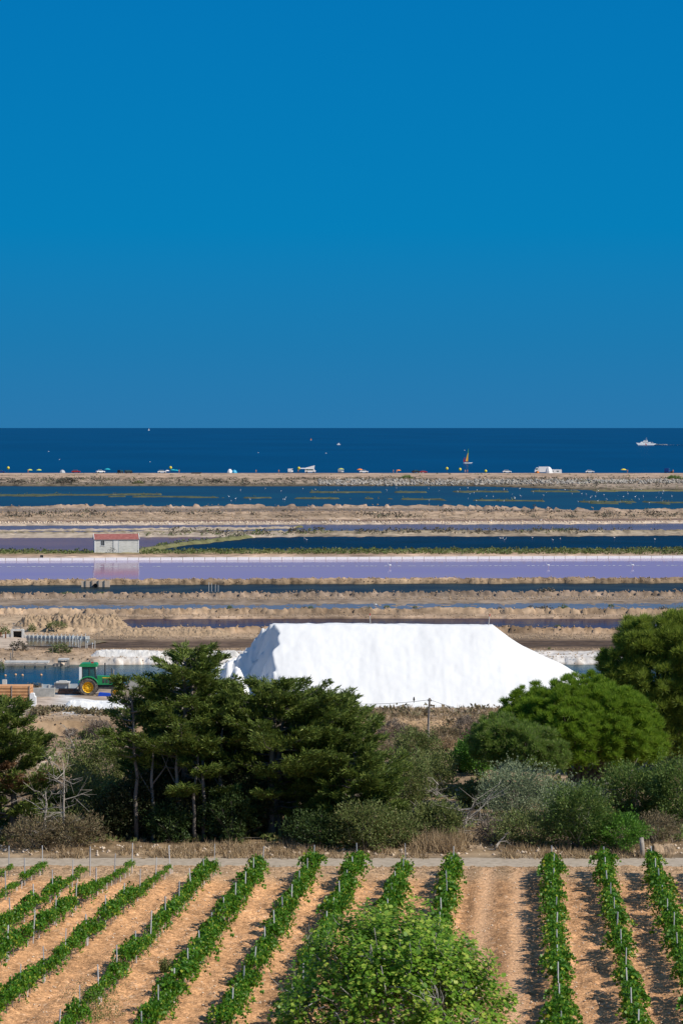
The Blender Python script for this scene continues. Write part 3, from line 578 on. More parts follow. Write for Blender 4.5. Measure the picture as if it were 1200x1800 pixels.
def bush(px, py, w, h, m, label, seed, n=None, leaf=.10, cat='shrub', group=None, name='shrub', twig=.35, wn=.5, stemmat=None, base=None, up=.35):
    """px,py = middle of the foot, w,h in photo pixels"""
    g = np.random.default_rng(seed); p = gz(px, py, .3); D = p.y; k = D / F; a = w * k / 2; hh = h * k * 1.04
    root = empty(name, p, 0, label, cat, group)
    n = n or int(min(14000, 1900 * a * hh + 700)); d = unit(g.normal(size=(n, 3))); d[:, 2] = np.abs(d[:, 2]) if False else d[:, 2]
    az = np.arctan2(d[:, 1], d[:, 0]); lob = 1 + .16 * np.sin(az * 3 + seed) + .13 * np.sin(az * 5 + d[:, 2] * 6 + seed * 2) + .1 * np.sin(d[:, 2] * 11 + az * 7)
    lob = lob * (1 + .55 * fbm(d[:, 0] * 2.6 + seed, d[:, 1] * 2.6 + d[:, 2] * 3.1, seed, 3)); r = g.uniform(.25, 1, n) ** .45 * lob; c = d * r[:, None] * np.array([a, a * .85, hh / 2]) + np.array([0, 0, hh / 2 * .98]); c[:, 2] = np.maximum(c[:, 2], .02)
    u = d * .7 + g.normal(size=(n, 3)) * .5 + np.array([0, 0, up]); L = leaf * g.uniform(.45, 1.5, n)
    V, Fc = leaves(c, u, L, L * wn, g); link('foliage', npm('foliage', V, Fc, m), root)
    b = MB()
    for i in range(int(10 + 30 * twig)):
        q = unit(g.normal(size=3) + np.array([0, 0, .6])); e = q * np.array([a, a, hh * .8]) * g.uniform(.7, 1.22); e[2] = abs(e[2]) + .1
        b.tube([(0, 0, -.05), tuple(e * .5 + g.normal(size=3) * .08), tuple(e)], [.03 + .01 * hh, .018, .006], 4, cap=False)
    b.build('stem', stemmat or m_bark2, root); return root
def dead_tree(px, py, h, w, label, seed, D=None, lean=0, n=22, name='dead_branches', thick=.06, cat='dead tree'):
    g = np.random.default_rng(seed); p = gz(px, py, .3); k = p.y / F; H = h * k; Wd = w * k; root = empty(name, p, 0, label, cat)
    b = MB(); T = [(0, 0, -.1)] + [(lean * H * t + g.normal() * .05, g.normal() * .05, H * t) for t in (.25, .5, .75, 1)]; b.tube(T, [thick * 1.6, thick * 1.3, thick, thick * .6, .015], 6)
    b.build('trunk', m_dead, root, True); b = MB()
    for i in range(n):
        t = g.uniform(.08, .95); az = g.uniform(0, 6.28); L = Wd * .5 * g.uniform(.4, 1.1); s = np.array([lean * H * t, 0, H * t]); d = np.array([math.cos(az), math.sin(az) * .6, g.uniform(-.2, .8)])
        e = s + d * L; mid = (s + e) / 2 + g.normal(size=3) * .12 * L; b.tube([tuple(s), tuple(mid), tuple(e)], [.03, .02, .006], 4, cap=False)
        for j in range(4):
            f = g.uniform(.3, 1); ss_ = s + (e - s) * f; ee = ss_ + d * L * .3 + g.normal(size=3) * .25 * L; b.tube([tuple(ss_), tuple(ee)], [.013, .005], 3, cap=False)
    b.build('branch', m_dead, root); return root
SH = 'individual shrubs in the dry scrubland'
B_ = [  # px, foot, w, h, mat, leaf, label
 (178, 1400, 110, 100, m_lime, .13, 'loose lime green shrub left of the thin leaning cypress'),
 (195, 1440, 90, 70, m_lime, .12, 'thin yellowish shrub under the leaning cypress'),
 (140, 1440, 70, 70, m_grey, .16, 'grey leafless thicket beside the bare dead tree'),
 (130, 1488, 100, 52, m_brown, .16, 'grey tangled brush at the roadside, left'),
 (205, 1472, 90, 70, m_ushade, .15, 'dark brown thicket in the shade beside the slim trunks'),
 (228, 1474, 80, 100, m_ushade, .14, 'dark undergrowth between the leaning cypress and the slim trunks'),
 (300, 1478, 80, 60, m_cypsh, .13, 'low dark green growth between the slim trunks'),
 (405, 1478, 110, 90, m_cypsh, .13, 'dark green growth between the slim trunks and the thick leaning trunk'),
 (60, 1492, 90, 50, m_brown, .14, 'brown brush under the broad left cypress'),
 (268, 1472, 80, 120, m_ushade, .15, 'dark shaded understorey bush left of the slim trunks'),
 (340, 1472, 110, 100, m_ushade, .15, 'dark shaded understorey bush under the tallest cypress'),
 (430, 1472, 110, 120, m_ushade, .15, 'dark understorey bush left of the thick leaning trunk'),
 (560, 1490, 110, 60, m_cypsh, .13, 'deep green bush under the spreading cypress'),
 (640, 1492, 110, 80, m_shrub, .13, 'olive brown bush on the verge below the windswept cypress'),
 (712, 1440, 92, 110, m_shrub, .13, 'tall grey green bush right of the cypress group'),
 (690, 1488, 110, 60, m_shrub, .12, 'low mixed bush with dead twigs at the roadside'),
 (732, 1345, 78, 62, m_shrub, .13, 'pale bushy tree left of the utility pole foot'),
 (755, 1400, 90, 70, m_lime, .12, 'light green bush below the utility pole'),
 (775, 1362, 60, 40, m_lime, .12, 'small yellow green bush left of the bright shrub'),
 (765, 1480, 100, 70, m_lime, .16, 'grey dry brush behind the fallen white branches'),
 (838, 1362, 72, 66, m_bright, .14, 'bright green shrub at the foot of the olive pine'),
 (812, 1358, 40, 50, m_bright, .14, 'small bright green shrub with yellow tip left of the pines'),
 (905, 1440, 135, 95, m_olive, .11, 'large rounded grey green shrub with silvery leaves'),
 (1005, 1455, 110, 80, m_olive, .11, 'grey green shrub right of the silvery rounded one'),
 (930, 1488, 120, 60, m_shrub, .12, 'dark low bush at the verge below the silvery shrub'),
 (1020, 1490, 120, 110, m_cyp2, .13, 'deep green shrub with reddish tips in the lower middle right'),
 (1085, 1492, 110, 60, m_bright, .13, 'low fresh green juniper at the verge left of the stump'),
 (1120, 1440, 130, 90, m_cyp2, .14, 'dark green conifer shrub under the tall right pine'),
 (1190, 1450, 110, 110, m_cyp2, .14, 'green conifer shrub cut by the right edge'),
 (1045, 1385, 90, 45, m_shrub, .13, 'shadowed bush below the umbrella pine crown'),
 (1175, 1345, 70, 50, m_shrub, .13, 'small tree top between umbrella pine and right edge'),
 (1150, 1480, 80, 50, m_brown, .12, 'brown undergrowth behind the tree stump'),
 (870, 1480, 70, 40, m_grey, .15, 'grey twiggy brush left of the dark low bush'),
 (835, 1420, 60, 44, m_shrub, .15, 'dry brush between dead branches and silvery shrub'),
 (125, 1296, 28, 14, m_grey, .12, 'tiny round bush on the tan flat at left'),
 (90, 1298, 20, 8, m_shrub, .1, 'flat tiny green bush on the tan flat at left'),
 (152, 1298, 28, 14, m_salic, .1, 'small green bush beside the grey thicket on the flat'),
 (175, 1300, 50, 34, m_grey, .14, 'grey thicket at the foot of the soil bank'),
 (686, 1300, 60, 32, m_grey, .14, 'grey scrub on the sandy bank left of the utility pole'),
 (715, 1276, 60, 22, m_brown, .13, 'dark scrub strip in front of the salt heap, left part'),
 (780, 1280, 62, 24, m_brown, .13, 'dark scrub right of the utility pole before the salt'),
 (820, 1300, 50, 40, m_grey, .14, 'grey scrub left of the olive pine'),
 (700, 1325, 90, 26, m_brown, .13, 'brown scrub patch below the sandy bank'),
 (785, 1320, 40, 26, m_dry, .13, 'dry rusty shrub right of the utility pole foot'),
 (1092, 1340, 40, 30, m_shrub, .12, 'little bush hidden in the shade of the umbrella pine'),
]
for i, (px, py, w_, h_, m, lf, lb) in enumerate(B_): bush(px, py, w_, h_, m, lb, 300 + i, leaf=lf, group=SH, wn=.28 if m in (m_grey, m_brown, m_dry) else .5, up=.6 if m in (m_grey, m_brown) else .3)
dead_tree(112, 1490, 150, 110, 'bare grey dead tree between the left cypress and the thicket', 1, n=20, thick=.06)
bush(150, 1470, 100, 110, m_shrub, 'olive green bush growing around the bare dead tree', 391, leaf=.11, group=SH)
bush(95, 1480, 70, 60, m_lime, 'small olive bush at the foot of the left cypress', 392, leaf=.1, group=SH)
dead_tree(80, 1490, 100, 90, 'short dead stems under the broad left cypress', 2, n=22, thick=.07)
dead_tree(135, 1330, 55, 40, 'small leaning leafless tree on the tan flat', 3, lean=-.35, n=12, thick=.04)
dead_tree(800, 1478, 62, 120, 'fallen bleached white branches left of the silvery shrub', 4, lean=.5, n=34, thick=.06)
dead_tree(868, 1498, 34, 40, 'bleached forked branch lying at the verge', 5, lean=.7, n=5, thick=.05)
dead_tree(690, 1478, 40, 110, 'dead grey twigs sticking out of the roadside bush', 6, lean=.6, n=16, thick=.04)
dead_tree(1110, 1440, 60, 110, 'arched dead grey branches in the right thicket', 7, lean=-.5, n=26, thick=.06)
dead_tree(770, 1440, 66, 70, 'leafless grey bush below the utility pole', 8, n=26, thick=.03)

def tufts(name, n, pxr, pyr, m, size, per, label, seed, cat='dry grass', zf=terr, mask=None, leafy=False, wn=.05, flat=.5, zmin=None):
    g = np.random.default_rng(seed); px = g.uniform(*pxr, n); v = g.uniform(*pyr, n); D = CH * F / (v - HY); x = Xof(px, D)
    if mask is not None: k = mask(px, v, x, D); px, v, D, x = px[k], v[k], D[k], x[k]
    z = zf(x, D)
    if zmin is not None: k = z > zmin; x, D, z = x[k], D[k], z[k]
    n = len(x); s = size * g.uniform(.5, 1.5, n); c = np.stack([x, D, z], -1); c = np.repeat(c, per, 0); S_ = np.repeat(s, per)
    off = g.normal(size=c.shape) * np.array([.35, .35, 0]) * S_[:, None]
    if leafy:
        u = g.normal(size=c.shape) + np.array([0, 0, flat]); off[:, 2] = g.uniform(0, .5, len(c)) * S_; V, Fc = leaves(c + off, u, S_ * .5, S_ * .3, g)
    else:
        u = g.normal(size=c.shape) * .45 + np.array([0, 0, 1]); V, Fc = blades(c + off, u, S_ * g.uniform(.6, 1.1, len(c)), wn, g)
    return tag(link(name, npm(name, V, Fc, m)), label, cat, kind='stuff')
nz = lambda sc_, th: (lambda px, v, x, D: fbm(x / sc_, D / sc_, 88, 3) > th)
tufts('verge_grass', 950, (-80, 1280), (1496, 1512), m_dry, .42, 14, 'dry straw coloured grass along the verge behind the road', 1, mask=nz(2.5, -.15))
tufts('tall_dry_grass', 260, (740, 800), (1478, 1505), m_dry, .9, 22, 'clumps of tall dry straw grass right of the roadside bush', 2)
tufts('scrub_grass', 3600, (-80, 1280), (1296, 1490), m_dry, .38, 9, 'sparse dry grass covering the scrubland', 3, mask=nz(6, -.1))
tufts('scrub_green', 2600, (-80, 1280), (1310, 1492), m_shrub, .5, 12, 'low olive green undergrowth covering the scrubland', 14, cat='undergrowth', mask=nz(5, -.05), leafy=True)
tufts('scrub_twigs', 1800, (-80, 1280), (1300, 1492), m_grey, .5, 12, 'grey brown dead undergrowth covering the scrubland', 4, cat='undergrowth', mask=nz(7, .0), wn=.04)
tufts('bank_scrub', 600, (60, 240), (1270, 1284), m_brown, .42, 12, 'low dark scrub along the top of the soil bank at left', 5, cat='scrub', leafy=True, mask=nz(2.2, -.12))
tufts('bank_scrub', 520, (610, 1000), (1268, 1300), m_brown, .5, 12, 'low dark scrub in front of the salt heap', 6, cat='scrub', leafy=True, mask=nz(2.5, -.08))
tufts('bank_grass', 500, (610, 1000), (1268, 1300), m_dry, .4, 12, 'dry pale grass on the bank in front of the salt heap', 16, cat='dry grass')
tufts('headland_grass', 900, (-60, 1260), (1524, 1536), m_dry, .10, 7, 'short dry stubble on the headland in front of the road', 7, zf=lambda x, d: vz(d), wn=.025)

# ---------------------------------------------------------------- fig tree in front and weeds
def fig():
    D = 100.5; x0 = Xof(694, D); z0 = float(vz(D)); g = np.random.default_rng(44)
    root = empty('fig_tree', (x0, D, z0), 0, 'broad green fig tree with pale branches in the foreground', 'tree'); b = MB(); tips = []
    def grow(p, d, L, r, lv):
        k = 5; P = [p]; q = p.copy(); dd = d.copy()
        for i in range(k):
            dd = unit(dd + g.normal(size=3) * .16 + np.array([0, 0, .10])); q = q + dd * L / k; P.append(q.copy())
        b.tube([tuple(a) for a in P], [r * (1 - .45 * i / k) for i in range(k + 1)], 6 if lv < 2 else 4, cap=False)
        if lv >= 2:
            for a in P[2:]: tips.append((a, dd))
        if lv < 4:
            for j in range(3 if lv < 3 else 2 + int(g.uniform() < .5)):
                nd = unit(dd + unit(g.normal(size=3)) * .75 + np.array([0, 0, .1])); grow(P[g.integers(2, 6)] if j else P[-1], nd, L * g.uniform(.6, .82), r * .58, lv + 1)
    for i in range(13):
        a = i / 13 * 6.283 + g.uniform(-.2, .2); el = g.uniform(.1, .9); grow(np.array([.2 * math.cos(a), .2 * math.sin(a), .25]), unit(np.array([math.cos(a), math.sin(a), el * 1.3])), 2.0, .10, 0)
    for i in range(80):
        dd = unit(g.normal(size=3) + np.array([0, -.5, .7])); dd[2] = abs(dd[2]); p1 = dd * np.array([4.05, 3.9, 4.85]) * g.uniform(.86, 1.0) + np.array([0, 0, .65]); p0 = p1 - dd * g.uniform(.5, 1.1) + g.normal(size=3) * .35; pm_ = (p0 + p1) / 2 + g.normal(size=3) * .14 - np.array([0, 0, .12])
        b.tube([tuple(p0), tuple(pm_), tuple(p1)], [.032, .026, .014], 4, cap=False)
    T = np.array([t[0] for t in tips])
    lim = np.array([4.15, 3.9, 5.1]); 
    b.build('branch', m_figbark, root, True)
    lam = []
    prof = np.array([(0, 0), (.16, .22), (.42, .30), (.36, .12), (.62, .26), (.78, .16), (.70, .06), (1.0, 0), (.70, -.06), (.78, -.16), (.62, -.26), (.36, -.12), (.42, -.30), (.16, -.22)])
    n = 24000; # leaves at the branch tips and over the outer dome
    idx = g.integers(0, len(T), int(n * .75)); c1 = T[idx] + g.normal(size=(len(idx), 3)) * .17
    d = unit(g.normal(size=(int(n * .45), 3))); d[:, 2] = np.abs(d[:, 2]); rr = g.uniform(.8, 1.02, len(d)); az = np.arctan2(d[:, 1], d[:, 0])
    bump_ = 1 + .22 * fbm(d[:, 0] * 4 + 9, d[:, 1] * 4 + d[:, 2] * 5, 58, 3)
    c2 = d * (rr * bump_)[:, None] * np.array([4.05, 3.9, 4.75]) + np.array([0, 0, .7])
    c = np.concatenate([c1, c2]); e = np.linalg.norm((c - np.array([0, 0, .6])) / np.array([4.35, 4.2, 5.2]), axis=1); c = c[(e < 1.05) & (e > .45) & (c[:, 2] > .4)]
    # thin out patches so that branches show
    keep = fbm(c[:, 0] / .7 + 40, c[:, 2] / .7 + c[:, 1] / .9, 55, 3) > -.27; c = c[keep]; n = len(c)
    out = unit(c * np.array([1, 1, .8])); nrm = unit(out * .5 + np.array([.1, -.1, .8]) + g.normal(size=(n, 3)) * .45); u = unit(np.cross(nrm, g.normal(size=(n, 3)))); s = np.cross(nrm, u)
    L = g.uniform(.11, .25, n)
    V = c[:, None] + u[:, None] * (prof[None, :, :1] * L[:, None, None]) + s[:, None] * (prof[None, :, 1:] * L[:, None, None] * 1.25) - nrm[:, None] * (np.abs(prof[None, :, 1:]) * L[:, None, None] * .4)
    k = len(prof); link('crown', npm('crown', V.reshape(-1, 3), np.arange(n * k).reshape(n, k), m_fig), root)
fig()
def weed(px, py, w_, h_, D, label, m, seed):
    g = np.random.default_rng(seed); k = D / F; x = Xof(px, D); z = float(vz(D)); root = empty('weed', (x, D, z), 0, label, 'weed')
    n = 1500; a = w_ * k / 2; H = h_ * k; t = g.uniform(0, 1, n) ** .7; az = g.uniform(0, 6.28, n); r = g.uniform(0, 1, n) ** .6 * a * (.4 + .6 * t)
    c = np.stack([r * np.cos(az), r * np.sin(az), t * H * (.6 + .4 * np.sin(az * 4 + r * 5))], -1); V, Fc = leaves(c, g.normal(size=(n, 3)) * .5 + np.array([0, 0, .8]), .09, .03, g)
    link('foliage', npm('foliage', V, Fc, m), root)
weed(165, 1790, 130, 70, 108.5, 'feathery dark green weed growing between rows at the bottom left', m_shrub, 1)
weed(290, 1690, 24, 26, 119, 'small dry weed at the foot of a grapevine row', m_shrub, 2)
# ---------------------------------------------------------------- salt heap
def salt_heap():
    X, Y = np.meshgrid(np.arange(-15, 24.5, .11), np.arange(224, 250, .11), indexing='ij')
    g0 = .95; top = 6.1
    dx = np.maximum(X - 12.6, 0); dy = np.maximum(np.abs(Y - 237.2) - 1.0, 0); r = np.hypot(dx, dy)
    sl = .735 - .17 * ss(0, 6, dx)
    h = top + .07 * fbm(X / 4, Y / 9, 3, 3) + .05 * fbm(X / .9, Y / .6, 14, 3) * ss(1.2, .2, r) + .05 * fbm(X / .7, Y / .7, 4, 3) - .004 * np.maximum(X, 0) ** 1.3 - r * sl
    an = np.where(dx > 0, np.arctan2(dx, dy + .001) * 5, 0)
    rill = fbm((X + an) / .8 + .5 * fbm(X / 3, Y / 3, 12, 2), Y / 14, 6, 4)                       # streaks running down the slope
    h = h + (.035 * rill + .02 * fbm(X / .5, Y / 1.6, 7, 3) +   .10 * fbm(X / 3.2, Y / 9, 8, 2)) * np.clip(r / 1.5, .15, 1)
    h = np.where(h < .35, h * .8 + .07, h)
    xe = -5.35 + .6 * fbm(Y / 1.1, X * 0 + 3, 21, 5) + .03 * (237 - Y) * .8 + .35 * ss(231, 228, Y)
    d = xe - X
    rg = fbm(X / 1.8, Y / 1.5, 24, 3); rg2 = np.abs(vn(X / 1.3 + Y / 2.2, Y / 1.1, 27)) * 2; rg3 = fbm(X / .35, Y / .35, 29, 3)
    bk = ss(235.8, 238.6, Y); ks = 2.3 * (1 - bk) + 1.02 * bk
    dw = d + (.55 * rg + .3 * (rg2 - .5)) * (1 - .6 * bk) * ss(0, .5, d)
    drop = ks * np.clip(dw, 0, 2.5) + .5 * np.clip(dw - 2.5, 0, 2) + 1.4 * np.clip(dw - 4.3, 0, 20)
    rid = np.abs(fbm(Y / .8 + X / 2.5, X / 2.2, 37, 3)) * 2
    drop = drop + (.55 * rg3 + 1.2 * (rid - .5) * (1 - .4 * bk) + .5 * fbm(X / .5, Y / .5, 39, 3)) * ss(0, .5, d)
    hump = 2.7 * np.exp(-((X + 8.5) / 1.0) ** 2 - ((Y - 234.0) / 1.6) ** 2) * (1 + .5 * rg) + 1.2 * np.exp(-((X + 6.6) / .7) ** 2 - ((Y - 231) / 1.5) ** 2)
    h = np.where(d > 0, np.maximum(h - np.maximum(drop, 0) * ss(0, .35, d), hump * ss(.5, 1.5, d) + .3 * rg3 - .2), h)
    h = np.where(d > -.3, h, h)
    z = np.maximum(h, -.5) + g0
    o = link('salt_heap', npm('salt_heap', np.stack([X, Y, z], -1).reshape(-1, 3), grid(*X.shape), m_salt, smooth=True))
    tag(o, 'huge white flat topped salt heap with a shaded crumbling left face', 'salt heap')
salt_heap()
def heap(name, px0, px1, py, hpx, m, amp, label, cat, seed, tops=None, rough=.5, dep=.5):
    g = np.random.default_rng(seed); c = gz((px0 + px1) / 2, py, .6); k = c.y / F; W = (px1 - px0) * k; Dp = W * dep; H = hpx * k
    X, Y = np.meshgrid(np.linspace(-W / 2, W / 2, 220), np.linspace(-.2 * Dp, Dp, 80), indexing='ij')
    e = ss(0, .16, .5 - np.abs(X / W)) * ss(0, .3, (Y / Dp + .2)) * ss(0, .3, 1 - Y / Dp)
    z = H * e * (1 + .35 * fbm(X / (H * 2.2), Y / (H * 3), seed, 3)) + amp * (fbm(X / (H * .4), Y / (H * .4), seed + 5, 4) + .5 * fbm(X / (H * .15), Y / (H * .15), seed + 9, 2)) * e - .15
    return tag(link(name, npm(name, np.stack([X + c.x, Y + c.y, z + c.z], -1).reshape(-1, 3), grid(*X.shape), m, smooth=False)), label, cat)
heap('dirt_mound', 12, 235, 1113, 21, m_clod, .75, 'long mound of lumpy brown earth behind the concrete sluice', 'earth mound', 3, dep=.35)
heap('dirt_mound', 150, 420, 1117, 11, m_clod, .25, 'lower earth ridge right of the lumpy mound', 'earth mound', 5, dep=.25)
heap('salt_pile', 150, 300, 1165, 11, m_saltd, .12, 'low white salt pile on the far bank of the blue pond, left', 'salt pile', 6, dep=.3)
heap('salt_pile', 352, 425, 1165, 10, m_saltd, .1, 'small white salt pile beside the left end of the salt heap', 'salt pile', 7, dep=.35)
heap('salt_pile', 100, 250, 1249, 17, m_salt, .07, 'flattened white salt patch in front of the green tractor', 'salt pile', 8, dep=.35)
heap('sand_pile', -10, 44, 1262, 26, mat('grey_sand', (.40, .33, .28), .95, (.52, .44, .38), 3), .05, 'grey sand pile in front of the orange planks', 'sand pile', 9, dep=.5)
heap('dirt_mound', 820, 852, 1500, 9, m_clod, .06, 'small rusty earth clod heap beside the bleached branch', 'earth mound', 10, dep=.6)
heap('dirt_mound', 1142, 1190, 1502, 18, m_clod, .12, 'rusty root clump of earth right of the tree stump', 'earth mound', 11, dep=.6)

def pole(name, px, py, hpx, r, m, label, cat, lean=0, red=False, group=None, base=None):
    p = base or gz(px, py, .5); h = hpx * p.y / F
    if not red:
        b = MB().tube([(0, 0, -.2), (lean * h, 0, h)], [r, r * .85], 6); o = b.build(name, m); o.location = p; return tag(o, label, cat, group)
    root = empty(name, p, 0, label, cat, group); MB().tube([(0, 0, -.4), (lean * h * .8, 0, h * .8)], r, 6).build('rod', m, root); MB().tube([(lean * h * .8, 0, h * .8), (lean * h, 0, h)], r * 1.15, 6).build('red_tip', m_red, root); return root
pole('marker_rod', 651, 0, 19, .035, m_palewood, 'thin marker rod with red tip on the middle of the salt heap', 'marker rod', -.06, True, base=Vector((Xof(651, 237.5), 237.5, 7.0)))
pole('marker_rod', 857, 0, 21, .035, m_palewood, 'leaning marker rod with red tip at the right end of the salt heap top', 'marker rod', .16, True, base=Vector((Xof(857, 237.5), 237.5, 6.85)))
# utility pole and wire
up_ = gz(752, 1306, .2); UD = up_.y; k = UD / F
root = empty('utility_pole', up_, 0, 'weathered wooden utility pole standing in front of the salt heap', 'utility pole')
MB().tube([(0, 0, -.3), (.03, 0, 40 * k), (.12, 0, 79 * k)], [.10, .085, .07], 8).build('pole_shaft', m_wood, root)
b = MB(); b.box((.12, 0, 74 * k), (.28, .1, .05)); b.tube([(.2, 0, 74 * k), (.2, 0, 77 * k)], .03, 6); b.tube([(.0, 0, 74 * k), (.0, 0, 77 * k)], .03, 6); b.build('insulator', m_dark, root)
def wire(a, c, sag, label):
    a = Vector(a); c = Vector(c); P = [a.lerp(c, i / 16) - Vector((0, 0, sag * 4 * (i / 16) * (1 - i / 16))) for i in range(17)]
    tag(MB().tube(P, .014, 4).build('wire', m_dark), label, 'wire')
topz = up_.z + 76 * k
wire((up_.x + .12, UD, topz), (Xof(560, UD + 8), UD + 8, topz - .9), .25, 'thin black wire running left from the utility pole across the salt')
wire((up_.x + .12, UD, topz), (Xof(1000, UD - 6), UD - 6, topz - 1.0), .5, 'thin black wire running right from the utility pole into the pines')
# birds
def bird_mesh_root(legs=True):
    r = empty('bird', (0, 0, 0)); b = MB()
    b.lathe([(.001, -.32), (.10, -.22), (.16, -.05), (.15, .1), (.07, .25), (.001, .36)], (0, 0, .62), 'Y', 8)
    b.tube([(0, .22, .68), (0, .38, .82), (0, .34, 1.0), (0, .42, 1.08)], [.05, .035, .03, .05], 5); b.tube([(0, .42, 1.07), (0, .56, 1.0)], [.03, .008], 4)
    b.build('body', m_white, r, True); b = MB(); b.tube([(.05, 0, .55), (.05, 0, -.02)], .014, 4); b.tube([(-.05, .03, .55), (-.05, .03, -.02)], .014, 4); b.build('leg', mat('pink_leg', (.6, .3, .28)), r); return r
B0 = bird_mesh_root(); B0['category'] = 'bird'; first = True
def bird(p, s, rz, label, group):
    global first
    o = B0 if first else copy_tree(B0); first = False; o.location = p; o.scale = (s, s, s); o.rotation_euler = (0, 0, rz); o['label'] = label; o['group'] = group
q = random.Random(4)
G1 = 'white birds scattered over the teal pond'
for i in range(78):
    px = q.choice([q.uniform(350, 1195), q.uniform(800, 1195)]); py = q.uniform(858, 868) if q.random() < .35 else q.uniform(864, 884)
    if px > 1000: py += 3
    D = Dof(py); bird((Xof(px, D), D, 0), q.uniform(.5, .85), q.uniform(0, 6.3), 'tiny white bird standing in the teal pond below the beach', G1)
for px in (535, 539, 879, 883, 886, 889, 935, 971, 984, 1079, 1150): D = Dof(948 + q.uniform(-1, 4)); bird((Xof(px, D), D, 0), .55, q.uniform(0, 6), 'tiny white bird wading in the navy pond', 'white birds in the navy pond')
for px, py in ((522, 917), (580, 917), (592, 918), (630, 917), (950, 917), (1024, 917), (863, 918), (283, 912), (298, 924), (302, 924), (906, 934)): D = Dof(py, .3); bird((Xof(px, D), D, .25), .7, q.uniform(0, 6), 'tiny white bird resting on the pale sand bank', 'white birds on the sand bank')
for px, lb in ((963, 'white wading bird in the lavender pond, left of the other one'), (1111, 'white wading bird in the lavender pond, at far right'), (685, 'white wading bird in the middle of the lavender pond')): D = Dof(998); bird((Xof(px, D), D, 0), .75, 1.4, lb, 'wading birds in the lavender pond')
D = Dof(1067); bird((Xof(660, D), D, 0), .55, 1.5, 'white bird standing in the shallow mud pond', 'wading birds in the mud')
D = UD + 2.2; b = MB(); b.lathe([(.001, -.16), (.06, -.08), (.075, 0), (.05, .1), (.04, .15), (.001, .2)], (0, 0, 0), 'Z', 8).tube([(0, 0, -.1), (-.02, 0, -.28)], [.03, .015], 4); o = b.build('bird', m_black); tag(o, 'small black bird perched on the wire left of the pole', 'bird'); kk = (752.5 - 726) / (752.5 - 560); o.location = (up_.x + .12 + (Xof(560, UD + 8) - up_.x - .12) * kk, UD + 8 * kk, topz - .9 * kk - .25 * 4 * kk * (1 - kk) + .17)

